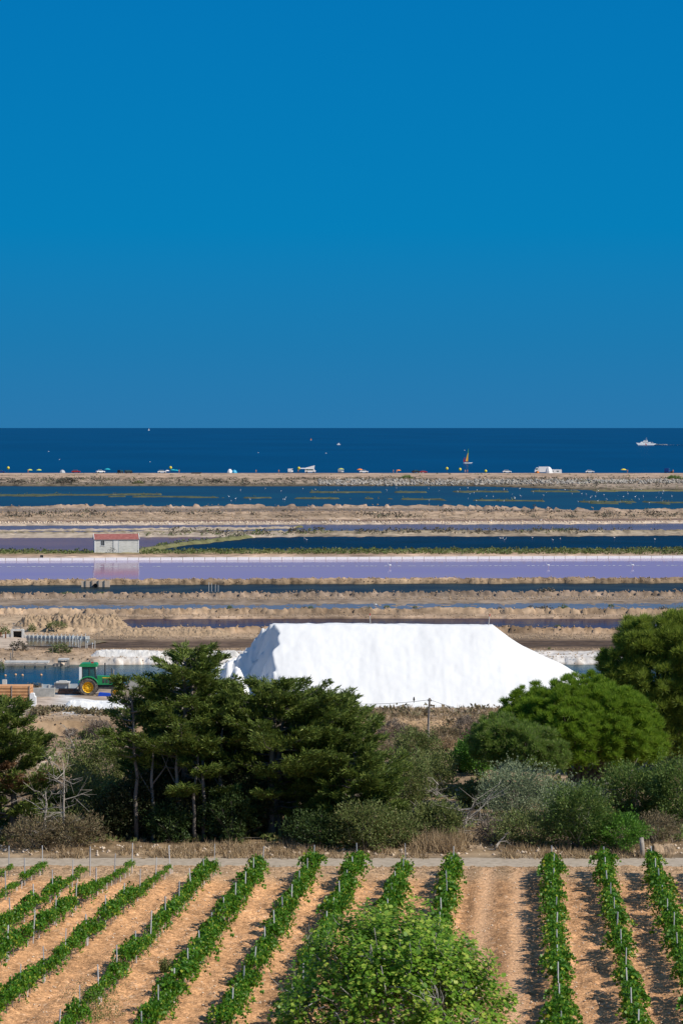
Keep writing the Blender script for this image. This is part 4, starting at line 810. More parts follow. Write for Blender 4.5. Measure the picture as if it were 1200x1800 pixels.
# ---------------------------------------------------------------- tractor
def tractor():
    D = 240.0; kx = D / F; x0 = Xof(157, D); z0 = CH - (1223 - HY) * kx
    r = empty('tractor', (x0, D, z0), 0, 'old green tractor with yellow wheel rims parked facing right', 'tractor')
    def wheel(x, y, rad, wd, rimr, side):
        w_ = MB(); h = wd / 2
        w_.lathe([(rimr, -h * .8), (rad * .82, -h), (rad * .96, -h * .75), (rad * .97, 0), (rad * .96, h * .75), (rad * .82, h), (rimr, h * .8), (rimr, -h * .8)], (x, y, rad), 'Y', 28)
        for i in range(22):
            a = i / 22 * 6.283
            for s in (-1, 1): w_.box((x + math.cos(a + s * .07) * rad * .97, y + s * h * .45, rad + math.sin(a + s * .07) * rad * .97), (.09, h * .95, .05), ry=-a + math.pi / 2)
        t = w_.build('wheel', m_tyre, r, False)
        b = MB().lathe([(.001, -.02), (rimr * .3, -.03), (rimr * .35, .03), (rimr * .78, .10), (rimr * .9, .02), (rimr * 1.02, -h * .5 if 0 else -.12), (rimr * 1.02, .14)], (x, y, rad), 'Y', 24)
        for i in range(8): a = i / 8 * 6.283; b.box((x + math.cos(a) * rimr * .5, y + side * .05, rad + math.sin(a) * rimr * .5), (.07, .1, .07))
        b.build('rim', m_yellow, t)
    wheel(0, -.85, .80, .46, .46, -1); wheel(0, .85, .80, .46, .46, 1); wheel(2.33, -.72, .42, .26, .25, -1); wheel(2.33, .72, .42, .26, .25, 1)
    b = MB().prism([(.72, .95), (2.75, .98), (2.85, 1.1), (2.82, 1.55), (2.5, 1.62), (.72, 1.72)], -.34, .34); b.build('hood', m_green, r)
    g = MB()
    for i in range(5): g.box((1.25 + i * .28, -.352, 1.28), (.18, .03, .3))
    g.box((2.86, 0, 1.3), (.04, .5, .36)); g.build('grille', m_dark, r)
    MB().box((1.9, -.355, 1.55), (1.5, .012, .06)).build('stripe', m_yellow, r)
    b = MB().prism([(-.6, .62), (.7, .62), (2.6, .55), (2.7, .9), (.7, .98), (-.45, .98)], -.24, .24); b.box((2.33, 0, .5), (.18, 1.3, .16)).box((0, 0, .8), (.22, 1.5, .22)); b.build('chassis', m_dark, r)
    c = MB()
    for y in (-.68, .68):
        c.box((-.52, y, 1.95), (.07, .07, 1.25)).box((.62, y, 1.9), (.06, .06, 1.2), ry=-.06).box((.1, y, 1.9), (.05, .06, 1.25))
        c.box((.05, y, 1.3), (1.2, .07, .1))
    c.build('cab_frame', m_dark, r)
    MB().prism([(-.75, 2.5), (-.72, 2.68), (-.6, 2.78), (.65, 2.78), (.74, 2.66), (.74, 2.5)], -.78, .78).build('roof', m_green, r)
    gl = MB().box((.36, -.66, 1.95), (.48, .02, 1.0)).box((-.2, -.66, 1.95), (.56, .02, 1.0)).box((.36, .66, 1.95), (.48, .02, 1.0)).box((-.2, .66, 1.95), (.56, .02, 1.0)).box((-.53, 0, 1.95), (.02, 1.25, 1.0)).box((.64, 0, 1.95), (.02, 1.25, 1.0), ry=-.06); gl.build('window', m_glass, r)
    for y in (-.72, .72): MB().box((-.66, y, 1.92), (.22, .12, 1.18)).build('rear_pillar', m_white, r)
    for s in (-1, 1):
        pts = [(math.cos(a) * .93, .82 + math.sin(a) * .9) for a in np.linspace(2.7, .45, 9)]; pi = [(x * .93, (z - .82) * .93 + .82) for x, z in pts][::-1]
        MB().prism(pts + pi, s * .62, s * 1.1).build('fender', m_green, r)
    MB().box((0.1, 0, 1.62), (.4, .4, .1)).box((-.1, 0, 1.9), (.1, .42, .5)).build('seat', m_black, r)
    MB().tube([(1.9, -.1, 1.6), (1.9, -.1, 2.35)], [.05, .04], 8).build('exhaust', m_dark, r)
    MB().box((.3, -.3, 2.82), (.22, .14, .1)).build('beacon', m_red, r)
    MB().tube([(-.3, .3, .75), (-1.0, .3, .5), (-1.3, .2, .35)], .04, 5).tube([(-.3, -.3, .75), (-1.0, -.3, .45), (-1.35, -.2, .3)], .04, 5).tube([(-.5, 0, 1.4), (-.9, 0, .8), (-1.3, 0, .45)], .03, 5).build('hitch', m_dark, r)
    b = MB().prism([(1.0, .34), (1.9, .34), (1.75, .62), (1.05, .66)], -1.5, -.75) if False else None
    o = MB().prism([(0, 0), (1.15, 0), (1.0, .34), (.12, .42)], -.35, .35).build('blue_box', m_blue); o.location = (x0 + .85, D - 1.3, z0 - .02); tag(o, 'bright blue metal trough on the ground under the tractor', 'trough')
    o = MB().box((0, 0, .25), (2.2, 1.0, .35)).box((-.3, .1, .5), (1.5, .7, .2)).build('scrap_metal', mat('rust', (.25, .09, .05), .9, (.4, .2, .12), 5)); o.location = (x0 - 1.6, D + 1.0, z0 - .1); tag(o, 'rusty scrap implement lying behind the tractor', 'implement')
tractor()
# timber stack, tank, slabs
def timber():
    p = gz(20, 1243, .8); D = p.y; k = D / F; n = 7
    r = empty('timber_stack', (Xof(0, D), D, p.z), 0, 'stack of orange timber planks at the left edge', 'timber stack')
    Wd = 55 * k + 2.2; H = 38 * k; th = H / n
    for i in range(n):
        for j in range(3):
            o = MB().box((-2.2 + Wd / 2 + q.uniform(-.05, .03), j * .6, (i + .5) * th + .0), (Wd, .55, th * .74), rx=q.uniform(-.01, .01)).build('plank', m_plank, r)
    for xx in (-1.5, 1.0, 2.4): MB().box((xx, -.3, H * .5), (.07, .05, H * 1.02)).build('batten', m_wood, r)
    o = MB(); w = 10.5 * k; h = 24 * k
    o.prism([(0, .05), (.05, 0), (w - .05, 0), (w, .05), (w, h * .7), (w * .75, h * .8), (w * .75, h * .92), (w * .6, h), (.05, h), (0, h * .9)], -.3, .35); tk = o.build('water_tank', m_white); pp = gz(53.5, 1239, .8); tk.location = (Xof(53.5, D - .1), D - .1, p.z + .05); tag(tk, 'white plastic tank standing against the timber stack', 'tank')
timber()
def slab(name, px0, px1, py0, py1, m, label, cat, dep=.4, dz=0, dD=0):
    p = gz((px0 + px1) / 2, py1, .8); D = p.y + dD; k = D / F; W = (px1 - px0) * k; H = (py1 - py0) * k
    o = MB().box((0, dep / 2, H / 2 - .1), (W, dep, H + .2)).build(name, m); o.location = (Xof((px0 + px1) / 2, D), D, CH - (py1 - HY) * k); return tag(o, label, cat)
slab('concrete_slab', 54, 96, 1210, 1225, m_conc, 'low grey concrete block wall right of the white tank', 'concrete wall', .5)
slab('concrete_post', 4.5, 12, 1195, 1206, m_concl, 'short white concrete post above the timber stack', 'post', .35)
slab('concrete_slab', 226, 262, 1197, 1212, m_conc, 'grey concrete block in front of the tractor nose by the pond', 'concrete wall', .8)
slab('plank', 84, 96, 1215, 1224, m_wood, 'dark board leaning at the end of the concrete wall', 'board', .1)
def gatehouse():
    p = gz(105, 1214, .8); D = p.y + 1.5; k = D / F; r = empty('metal_sluice_gate', (Xof(75, D), D, CH - (1214 - HY) * k), 0, 'grey blue metal sluice with panel walls left of the tractor', 'sluice')
    for i, (a, b_, h) in enumerate(((0, 12, 11), (12, 21, 10), (22, 47, 13), (47, 62, 12))):
        o = MB().box(((a + b_) / 2 * k, 0, h * k / 2), ((b_ - a) * k * .96, .12, h * k)).build('panel', m_steel, r)
        o = MB().box((a * k, -.09, h * k / 2), (.10, .1, h * k + .1)).build('panel_post', m_concl, r)
    MB().box((36 * k, .2, 14.5 * k), (24 * k, 1.0, .1)).build('deck', m_concl, r); MB().box((36 * k, .2, 16.5 * k), (14 * k, .5, .06)).box((31 * k, 0, 15.5 * k), (.06, .06, .2)).box((41 * k, 0, 15.5 * k), (.06, .06, .2)).build('railing', m_concl, r)
gatehouse()
def sluice():
    p = gz(90, 1123, .3); D = p.y; k = D / F; r = empty('concrete_sluice', (Xof(20, D), D, p.z), 0, 'concrete sluice gate with a row of panels on the brown bank', 'sluice')
    MB().box((2 * k, 0, 7 * k), (4 * k, .5, 18 * k)).box((21 * k, 0, 7 * k), (4 * k, .5, 18 * k)).build('pier', m_concl, r)
    MB().box((11.5 * k, .1, 15.5 * k), (21 * k, .6, 3 * k)).build('lintel', m_concl, r)
    MB().box((11.5 * k, .35, 5 * k), (16 * k, .1, 16 * k)).build('gate_board', m_black, r)
    b = MB(); b.box((5 * k, 0, 22 * k), (.08, .08, 12 * k)).box((17 * k, 0, 22 * k), (.08, .08, 12 * k)).box((11 * k, 0, 20.5 * k), (18 * k, .1, .12)).box((5 * k, 0, 27 * k), (.35, .08, .08)).box((17 * k, 0, 27 * k), (.35, .08, .08)); b.build('hoist_frame', m_wood, r)
    for i in range(16):
        x = (25 + i * 7.2) * k; y = -.09 * i
        o = MB().box((x + 3.4 * k, y, 4.6 * k - .2), (6.9 * k, .12, 10.5 * k - (i % 3) * .04)).build('panel', m_concl, r)
        o = MB().box((x, y - .1, 5 * k - .1), (1.1 * k, .12, 12 * k + (.25 if i == 15 else 0))).build('panel_post', m_concl, r)
    MB().box((-7 * k, 0, 4 * k), (14 * k, .3, 8 * k)).build('side_wall', m_concl, r)
    W_ = MB(); Dn = Dof(1140); me = bpy.data.meshes.new('sluice_pool'); me.from_pydata([(Xof(42, D - 4), D - .3, .26), (Xof(42, D - 4), Dof(1136, .2), .26), (Xof(150, D - 6), Dof(1138, .2), .26), (Xof(190, D - 5), Dof(1128, .2), .26), (Xof(160, D), D - 1.2, .26)], [], [(0, 1, 2, 3, 4)]); me.update(); me.materials.append(mwp); tag(link('sluice_pool', me), kind='structure')
mwp = water('sluice_pool_water', (.10, .07, .05), .45, .05, 1.5, .01)
sluice()
GP = 'slender stakes below the concrete panels'
for i, (px, py, h, bl) in enumerate(((123, 1130, 14, 0), (127.5, 1134, 17, 1), (133.5, 1135, 16, 0), (138, 1138, 13, 0), (141, 1139, 17, 1), (151, 1140, 9, 0), (153.5, 1140, 13, 1), (162.5, 1142, 11, 1), (167, 1142, 15, 0), (93, 1150, 12, 0))):
    p = gz(px, py, .2); h_ = h * p.y / F; lb = ('pale stake with a blue top, number %d from the left in the mud' % (i + 1)) if 0 else None
    r = empty('stake', p, 0, ('white stake with blue cap among the stakes in the mud below the panels' if bl else 'plain white stake in the mud below the concrete panels') if px > 100 else 'thin dark stake on the sandy bank left of the green bush', 'stake', GP if px > 100 else None)
    MB().tube([(0, 0, -.2), (.02, 0, h_)], .045 if px > 100 else .025, 6).build('rod', m_concl if px > 100 else m_wood, r)
    if bl: MB().tube([(.02, 0, h_ * .75), (.02, 0, h_ * 1.02)], .085, 6).build('cap', m_steel, r)
for i, (px, h) in enumerate(((367, 17), (372, 15), (378.5, 13), (383.5, 12))):
    D = Dof(1040); h_ = h * D / F; r = MB().tube([(0, 0, -.5), (.02, 0, h_)], .045, 6).build('stake', m_palewood); r.location = (Xof(px, D), D, 0); tag(r, ('tallest, leftmost' if i == 0 else 'second', 'second', 'third', 'shortest, rightmost')[i] .split(',')[0] + ' of the four pale stakes in the dark pond, counted from the left', 'stake', 'four stakes in the dark pond')
# jetties
def jetty():
    D = Dof(1171); k = D / F; r = empty('wooden_jetty', (Xof(103, D), D, 0), 0, 'small weathered wooden jetty frame at the blue pond edge', 'jetty')
    for x in (1, 16.5):
        for y in (0, 1.0): MB().box((x * k, y, 4 * k), (.2, .2, 16 * k)).build('leg', m_wood, r)
    MB().box((8.7 * k, .5, 11.5 * k), (18 * k, 1.4, .14)).build('deck', m_palewood, r); MB().box((8.7 * k, 0, 8 * k), (15 * k, .1, .15)).build('rail', m_wood, r)
    D = Dof(1172); k = D / F; r = empty('plank_quay', (Xof(8, D), D, 0), 0, 'long pale plank quay along the blue pond at left', 'quay')
    for i in range(4): MB().box(((10 + i * 19.3) * k, .7, 7.5 * k), (19 * k, 1.5, .16)).build('plank', m_palewood, r)
    MB().box((38 * k, -.1, 4 * k), (76 * k, .15, .16)).build('beam', m_wood, r)
    for i in range(5): MB().box((2 + 18 * i * k, 0, 2 * k), (.16, .16, 9 * k)).build('pile', m_wood, r)
jetty()
for px, py, h, lb in ((19.5, 1168, 19, 'left of two dark posts by the plank quay'), (23, 1166, 16, 'right of two dark posts by the plank quay')): pole('post', px, py, h, .06, m_wood, lb, 'post')
for px, py, h, lb in ((185, 1182, 17, 'dark post in the blue pond above the tractor'), (200, 1190, 13, 'mooring post with round head in the pond, over the tractor hood')):
    D = Dof(py); r = MB().tube([(0, 0, -.4), (0, 0, h * D / F)], .07, 6).build('post', m_dark if px < 190 else m_wood); r.location = (Xof(px, D), D, 0); tag(r, lb, 'post')
for px, py, h in ((10.5, 1122, 11), (2, 1120, 9)): pole('post', px, py, h, .09, mat('rusty_post', (.2, .08, .04), .9), 'rusty post beside the concrete sluice, ' + ('right one' if px > 5 else 'left one'), 'post')
for i, px in enumerate((10, 40, 73, 28)):
    D = Dof(1188); o = MB().lathe([(.001, -.12), (.1, -.05), (.12, 0), (.1, .06), (.001, .12)], (0, 0, .04), 'Z', 10).build('float', mat('orange_float', (.6, .35, .2)) if i == 0 else bpy.data.materials['orange_float']); o.location = (Xof(px, D + i * .3), D + i * .3, 0); tag(o, 'small round float on the blue pond at left', 'float', 'small floats on the blue pond')

# ---------------------------------------------------------------- hut
def hut():
    D = 522.0; k = D / F; x0 = Xof(204.5, D + 2); z0 = .42; rz = R(9.5)
    r = empty('salt_works_hut', (x0, D + 1.6, z0), rz, 'white boarded hut with red roof standing between the ponds', 'hut')
    W = 8.0; Dp = 3.2; H = 2.5; Hr = 3.35; n = 12
    MB().box((0, 0, H / 2 - .15), (W - .1, Dp - .1, H + .3)).prism([(-.01, 0), (.01, 0), (0, .01)], 0, .01).build('wall_core', m_hutw, r)
    dx0, dx1 = -.62, .30; wx0, wx1 = -2.92, -2.22
    for i in range(n):
        z = (i + .5) * H / n; segs = [(-W / 2, dx0), (dx1, W / 2)]
        if 1.35 < z < 2.35: segs = [(-W / 2, wx0), (wx1, dx0), (dx1, W / 2)]
        for a, b_ in segs: MB().box(((a + b_) / 2, -Dp / 2 - .0, z), (b_ - a, .06 + .03 * (i % 2), H / n * .88)).build('board', m_hutw, r)
    MB().box(((dx0 + dx1) / 2, -Dp / 2 - .02, H / 2 - .12), (dx1 - dx0 - .06, .07, H + .1)).build('door', m_hutw2, r)
    MB().box((dx1 + .03, -Dp / 2 - .05, H / 2 - .1), (.07, .1, H + .1)).box((dx0 - .03, -Dp / 2 - .05, H / 2 - .1), (.05, .1, H + .1)).build('door_frame', m_steel, r)
    wn = MB().box(((wx0 + wx1) / 2, -Dp / 2 + .01, 1.87), (wx1 - wx0 - .06, .06, .94)).build('window', m_dark, r)
    MB().box(((wx0 + wx1) / 2, -Dp / 2 - .05, 1.35), (wx1 - wx0 + .1, .14, .08)).build('sill', m_white, wn)
    MB().box((wx0 + .02, -Dp / 2 - .03, 1.87), (.07, .1, .98)).box((wx1 - .02, -Dp / 2 - .03, 1.87), (.07, .1, .98)).box(((wx0 + wx1) / 2, -Dp / 2 - .03, 1.87), (.04, .08, .98)).build('frame', m_steel, wn)
    sl_ = math.atan2(Hr - H, Dp / 2); Ls = math.hypot(Hr - H, Dp / 2 + .0) + .25
    for s in (-1, 1):
        c = (0, s * (Dp / 4 + .09), (H + Hr) / 2 + .03); MB().box(c, (W + .22, Ls, .08), rx=-s * sl_).build('roof', m_hutr, r)
    for s in (-1, 1):
        v = [(s * W / 2, -Dp / 2, H), (s * W / 2, Dp / 2, H), (s * W / 2, 0, Hr), (s * (W / 2 - .05), -Dp / 2, H), (s * (W / 2 - .05), Dp / 2, H), (s * (W / 2 - .05), 0, Hr)]
        MB().add(v, [(0, 1, 2), (5, 4, 3), (0, 3, 4, 1), (1, 4, 5, 2), (2, 5, 3, 0)]).build('gable', m_hutw, r)
        b = MB()
        for t in (-1, 1): b.box((s * (W / 2 + .14), t * (Dp / 4 + .09), (H + Hr) / 2 + .06), (.08, Ls, .18), rx=-t * sl_)
        b.build('fascia', m_white, r)
        MB().box((s * (W / 2 - .0), -Dp / 2 - .03, H / 2 - .05), (.16, .1, H)).build('corner_post', m_white, r)
    MB().box((0, -Dp / 2 - .14, H - .02), (W + .1, .1, .1)).build('gutter', m_steel, r)
m_hutw2 = mat('hut_door_white', (.62, .62, .60), .8, (.74, .73, .71), 1.5)
hut()
def bicycle():
    p = (Xof(197.6, 521.5), 521.2, .5); r = empty('bicycle', p, .17, 'dark bicycle leaning against the hut beside its door', 'bicycle')
    for x in (-.5, .5): MB().lathe([(.30, -.02), (.34, -.02), (.34, .02), (.30, .02), (.30, -.02)], (x, 0, .34), 'Y', 14).build('wheel', m_black, r)
    MB().tube([(-.5, 0, .34), (-.15, 0, .8), (.4, 0, .85), (.5, 0, .34)], .03, 4).tube([(-.5, 0, .34), (0, 0, .3), (-.15, 0, .8)], .03, 4).tube([(0, 0, .3), (.4, 0, .85), (.38, 0, 1.02)], .03, 4).build('frame', m_dark, r); MB().box((-.2, 0, .95), (.26, .14, .06)).build('saddle', m_black, r)
bicycle()
# white boarded edge of the lavender pond
Dp_ = Dof(983.4, 0); root = empty('pond_edge_boards', (0, Dp_, 0), 0, 'long white salt crusted board edging along the lavender pond', 'edging')
wd = 19.2 * Dp_ / F; me = MB().box((0, 0, .1), (wd * .955, .12, .72)).mesh('panel', mat('salt_crusted_board', (.80, .72, .70), .9, (.90, .86, .84), .6)); mp_ = MB().box((0, 0, .08), (wd * .05, .2, .74)).mesh('panel_post', m_wood)
for i in range(-18, 82):
    x = Xof(0, Dp_) + (i + .3) * wd; t = (x / Dp_ * F) / 600; dy = (t * 4.5)
    for nm, mm, ox in (('panel', me, 0), ('panel_post', mp_, -wd / 2)): o = link(nm, mm, root); o.location = (x + ox, dy, q.uniform(-.02, .02)); o.rotation_euler = (0, 0, .043)
def foam():
    g = np.random.default_rng(8); x = []; n = 260; xs = np.linspace(-115, 95, n) + g.uniform(-.15, .15, n); V = []; Fc = []
    for i, X in enumerate(xs):
        if g.uniform() < .18: continue
        D = Dof(996) + 1.5 + (X / 60) * 2.4; L = g.uniform(.2, .42); w_ = g.uniform(.25, .6); k = len(V)
        V += [(X - L, D, .012), (X - L * .5, D - w_, .03), (X + L * .6, D - w_ * .8, .03), (X + L, D, .012), (X + L * .4, D + w_, .03), (X - L * .7, D + w_ * .6, .03)]; Fc.append([k, k + 1, k + 2, k + 3, k + 4, k + 5])
    tag(link('salt_foam', npm('salt_foam', np.array(V), np.array(Fc), m_white)), 'dashed white line of salt foam drifting on the lavender pond', 'foam', kind='stuff')
foam()
def culvert():
    p = gz(168, 1026, .1); D = p.y - .6; k = D / F; r = empty('culvert', (Xof(168, D), D, .0), 0, 'round pipe culvert with concrete panels in the bank under the hut', 'culvert')
    for i, (a, b_) in enumerate(((-25, -17), (-16, -6), (-5, 5), (6, 16), (17, 25))): MB().box(((a + b_) / 2 * k, .4, 6 * k), ((b_ - a) * k, .2, 11 * k)).build('panel', m_clay, r)
    MB().lathe([(.32, -.3), (.32, .35)], (0, 0, .28), 'Y', 14).lathe([(.001, -.1), (.31, -.1)], (0, 0, .28), 'Y', 14).build('pipe', m_black, r)
    for x in (-17, -6, 5.5, 16): MB().box((x * k, .25, 6.5 * k), (.16, .16, 12 * k)).build('panel_post', m_wood, r)
m_clay = mat('clay_panel', (.58, .44, .32), .9, (.58, .46, .36), 3)
culvert()
o = MB().box((0, 0, .35), (.5, .3, .5)).box((-.2, 0, .1), (.1, .3, .7)).box((.2, 0, .1), (.1, .3, .7)).build('pond_gate', m_dark); D = Dof(978, .4); o.location = (Xof(75, D), D - 1.2, .1); tag(o, 'small dark gate in the white board edging left of the hut', 'gate')

# ---------------------------------------------------------------- dike shrubs
vm = []
for i in range(6):
    g = np.random.default_rng(900 + i); n = 420; d = unit(g.normal(size=(n, 3))); d[:, 2] = np.abs(d[:, 2]); az = np.arctan2(d[:, 1], d[:, 0])
    c = d * (g.uniform(.3, 1, n) ** .4 * (1 + .2 * np.sin(az * 3 + i) + .12 * np.sin(az * 7)))[:, None] * np.array([.5, .5, 1]); V, Fc = leaves(c, d + g.normal(size=(n, 3)) * .6, .16, .09, g); vm.append((V, Fc))
meshes = {}
def dike_shrub(px, py, w_, h_, m, label, grp='shrubs on the dikes'):
    k_ = (m.name, q.randrange(6))
    if k_ not in meshes: V, Fc = vm[k_[1]]; meshes[k_] = npm('dike_shrub', V, Fc, m)
    p = gz(px, py, .8); k = p.y / F; o = link('dike_shrub', meshes[k_]); o.location = p - Vector((0, 0, .08)); o.scale = (w_ * k * .95, w_ * k * .8, h_ * k); o.rotation_euler = (0, 0, q.uniform(0, 6)); tag(o, label, 'shrub', grp)
DS = [(5, 1048, 14, 8, 'dune', 'dark shrub at the left edge on the mud flat bank'), (120, 1047, 38, 7, 'shrub', 'flat grey green shrub left on the bank below the hut'), (181, 1048, 40, 8, 'shrub', 'wide grey green shrub on the bank right below the hut'), (240, 1047, 32, 7, 'dune', 'brown flat shrub on the bank right of the hut'), (312, 1047, 30, 6, 'dune', 'small brown shrub on the bank left of the four stakes'),
 (546, 1046, 26, 11, 'dune', 'grey brown rounded shrub near the middle of the dark pond bank'), (962, 1044, 34, 11, 'dune', 'large brown shrub right of centre on the dark pond bank'), (710, 1048, 12, 5, 'shrub', 'tiny green plant on the mud flat'), (950, 1044, 16, 8, 'dune', 'small brown shrub left of the large brown one'),
 (39, 1073, 10, 5, 'dune', 'tiny dark shrub on the left bank'), (404, 1071, 13, 8, 'shrub', 'small dark green shrub right of the cypress top'), (535, 1070, 14, 5, 'dune', 'brown flat shrub on the tan dike left'), (546, 1070, 14, 6, 'shrub', 'green flat shrub on the tan dike left'), (648, 1078, 20, 12, 'shrub', 'round dark green shrub on the tan dike above the salt'), (680, 1068, 13, 5, 'shrub', 'small flat shrub right of the round dark green one'), (729, 1068, 10, 4, 'salic', 'tiny shrub over the middle of the salt'), (774, 1076, 30, 10, 'dune', 'wide brown shrub on the tan dike above the salt'),
 (821, 1076, 16, 10, 'shrub', 'dark shrub on the tan dike over the right marker rod'), (857, 1075, 9, 6, 'dune', 'tiny shrub on the tan dike'), (878, 1074, 14, 8, 'dune', 'small shrub on the tan dike right of the marker rod'), (895, 1075, 12, 5, 'dune', 'flat shrub on the tan dike'), (935, 1077, 34, 12, 'dune', 'wide dark shrub on the right part of the tan dike'), (957, 1076, 30, 11, 'dune', 'dark shrub merging right of the wide one'), (990, 1076, 20, 13, 'shrub', 'tall dark shrub at the end of the shrub line on the dike'), (1166, 1076, 34, 10, 'dune', 'brown shrub near the right edge on the tan dike'), (1197, 1075, 18, 10, 'shrub', 'dark shrub at the right edge on the tan dike'), (1073, 1066, 12, 5, 'shrub', 'tiny green shrub above the right pine'),
 (57, 1111, 16, 14, 'shrub', 'green shrub on the earth mound right of the sluice frame'), (98, 1109, 40, 10, 'shrub', 'wide green shrub at the foot of the lumpy mound'), (94, 1115, 20, 6, 'salic', 'low green plant behind the concrete panels'), (8, 1115, 22, 14, 'shrub', 'green shrub at the left edge by the sluice'), (33, 1157, 36, 16, 'dune', 'brown shrub on the sandy bank left'), (106, 1160, 46, 15, 'salic', 'bright green wide shrub on the bank above the jetty'), (2, 1176, 16, 14, 'salic', 'green shrub at the left edge by the blue pond'), (295, 1152, 24, 12, 'salic', 'green shrub behind the cypress top'), (510, 1158, 22, 9, 'salic', 'green shrub left of the salt heap'), (60, 1208, 40, 9, 'dune', 'dry brown shrub strip by the pond left of the metal sluice'), (965, 1155, 8, 5, 'salic', 'tiny green shrub right of the salt heap'), (828, 1102, 12, 4, 'dune', 'small shrub on the dike behind the salt top'), (980, 1101, 14, 4, 'salic', 'small shrub on the dike right of the salt top'),
 (714, 841, 26, 6, 'bright', 'bright green dune bush near the middle of the beach'), (1184, 842, 28, 7, 'bright', 'bright green dune bush near the beach at right'), (118, 847, 40, 9, 'dune', 'dark dune shrub at left'), (30, 847, 36, 6, 'dune', 'dark dune shrub at far left'), (112, 849, 40, 5, 'dune', 'grey dune shrub cluster left'), (243, 850, 22, 5, 'salic', 'pale dune shrub left of centre'), (380, 848, 30, 6, 'dune', 'dark dune shrub near the middle')]
MM = {'dune': m_dune, 'shrub': m_shrub, 'salic': m_salic, 'bright': m_bright}
for px, py, w_, h_, m, lb in DS: dike_shrub(px, py, w_, h_, MM[m], lb)
W_ = (-100, 1300)
tufts('green_dike_scrub', 3000, W_, (970, 978.5), m_salic, .6, 9, 'low green succulent scrub along the dike above the lavender pond', 21, 'ground cover', leafy=True, zmin=.2, mask=lambda px, v, x, D: (np.abs(px - 205) > 42) & (fbm(x / 5, D / 5, 12, 3) > -.3 - .3 * (px > 260)))
tufts('spit_scrub', 900, (228, 520), (942, 971), m_salic, .6, 8, 'green scrub on the narrow spit right of the hut', 22, 'ground cover', leafy=True, zmin=.15)
tufts('dike_scrub', 3600, (300, 1300), (932, 948), m_dune, .8, 8, 'mixed dry scrub on the dike behind the navy pond', 23, 'ground cover', leafy=True, zmin=.3, mask=nz(9, -.1))
tufts('dike_scrub', 1300, (450, 1300), (932, 948), m_salic, .8, 8, 'green scrub patches on the dike behind the navy pond', 24, 'ground cover', leafy=True, zmin=.3, mask=nz(11, .05))
tufts('bank_scrub', 2400, W_, (897, 914), m_dune, .9, 8, 'dark scrub patches on the broad sand bank', 25, 'ground cover', leafy=True, zmin=.3, mask=nz(14, .12))
tufts('dune_scrub', 5000, W_, (845, 859), m_dune, 1.0, 7, 'grey dune scrub behind the beach', 26, 'ground cover', leafy=True, zmin=.3, mask=nz(16, -.05))
tufts('dune_scrub', 1000, W_, (838, 856), m_salic, .9, 6, 'greenish dune scrub behind the beach', 27, 'ground cover', leafy=True, zmin=.3, mask=nz(25, .15))
tufts('islet_grass', 1300, W_, (858, 892), m_shrub, .7, 7, 'low green growth on the islets of the teal pond', 28, 'ground cover', leafy=True, zmin=.08)
tufts('islet_rock_growth', 1000, W_, (858, 892), m_dune, .6, 6, 'brown growth on the islets of the teal pond', 29, 'ground cover', leafy=True, zmin=.08)
def strip_stones(name, n, pxr, vr, size, m, seed, label, zmin=.1):
    g = np.random.default_rng(seed); px = g.uniform(*pxr, n); v = g.uniform(*vr, n); D = CH * F / (v - HY); x = Xof(px, D); z = terr(x, D); k = z > zmin; x, D = x[k], D[k]
    gg = np.random.default_rng(seed + 1)
    o = stones(name, len(x), (0, 1), (0, 1), np.zeros(len(x)), size, m, seed, label); me = o.data; co = np.zeros(len(me.vertices) * 3, np.float32); me.vertices.foreach_get('co', co)
    co = co.reshape(-1, 6, 3); g2 = np.random.default_rng(seed); x2 = g2.uniform(0, 1, len(x)); d2 = g2.uniform(0, 1, len(x)); co[..., 0] += (x - x2)[:, None]; co[..., 1] += (D - d2)[:, None]; co[..., 2] += z[k][:, None]
    me.vertices.foreach_set('co', co.ravel()); me.update()
strip_stones('rock_revetment', 2600, (560, 1320), (848.5, 854.5), .6, m_rock, 61, 'pale rock revetment behind the beach on the right')
strip_stones('bank_rocks', 2600, W_, (919, 922.5), .22, m_stone, 62, 'small white stones along the pale bank of the brown pond')
strip_stones('bank_clods', 9000, W_, (1016, 1030), .10, m_clod, 63, 'earth clods on the bank in front of the lavender pond')
strip_stones('bank_clods', 7000, W_, (1040, 1056), .10, m_clod, 64, 'earth clods along the bank of the dark pond')
strip_stones('bank_clods', 7000, W_, (1072, 1092), .085, m_clod, 65, 'earth clods along the tan dike')
strip_stones('bank_clods', 9000, W_, (1104, 1126), .08, m_clod, 66, 'earth clods along the broad dike behind the salt heap')
strip_stones('bank_clods', 6000, W_, (1150, 1180), .07, m_clod, 67, 'earth clods on the far bank of the blue pond')
strip_stones('bank_clods', 7000, W_, (886, 920), .2, m_clod, 68, 'earth clods on the sand banks of the salt marsh')
strip_stones('bank_clods', 5000, W_, (1268, 1320), .09, m_clod, 69, 'earth clods on the soil bank below the salt yard')

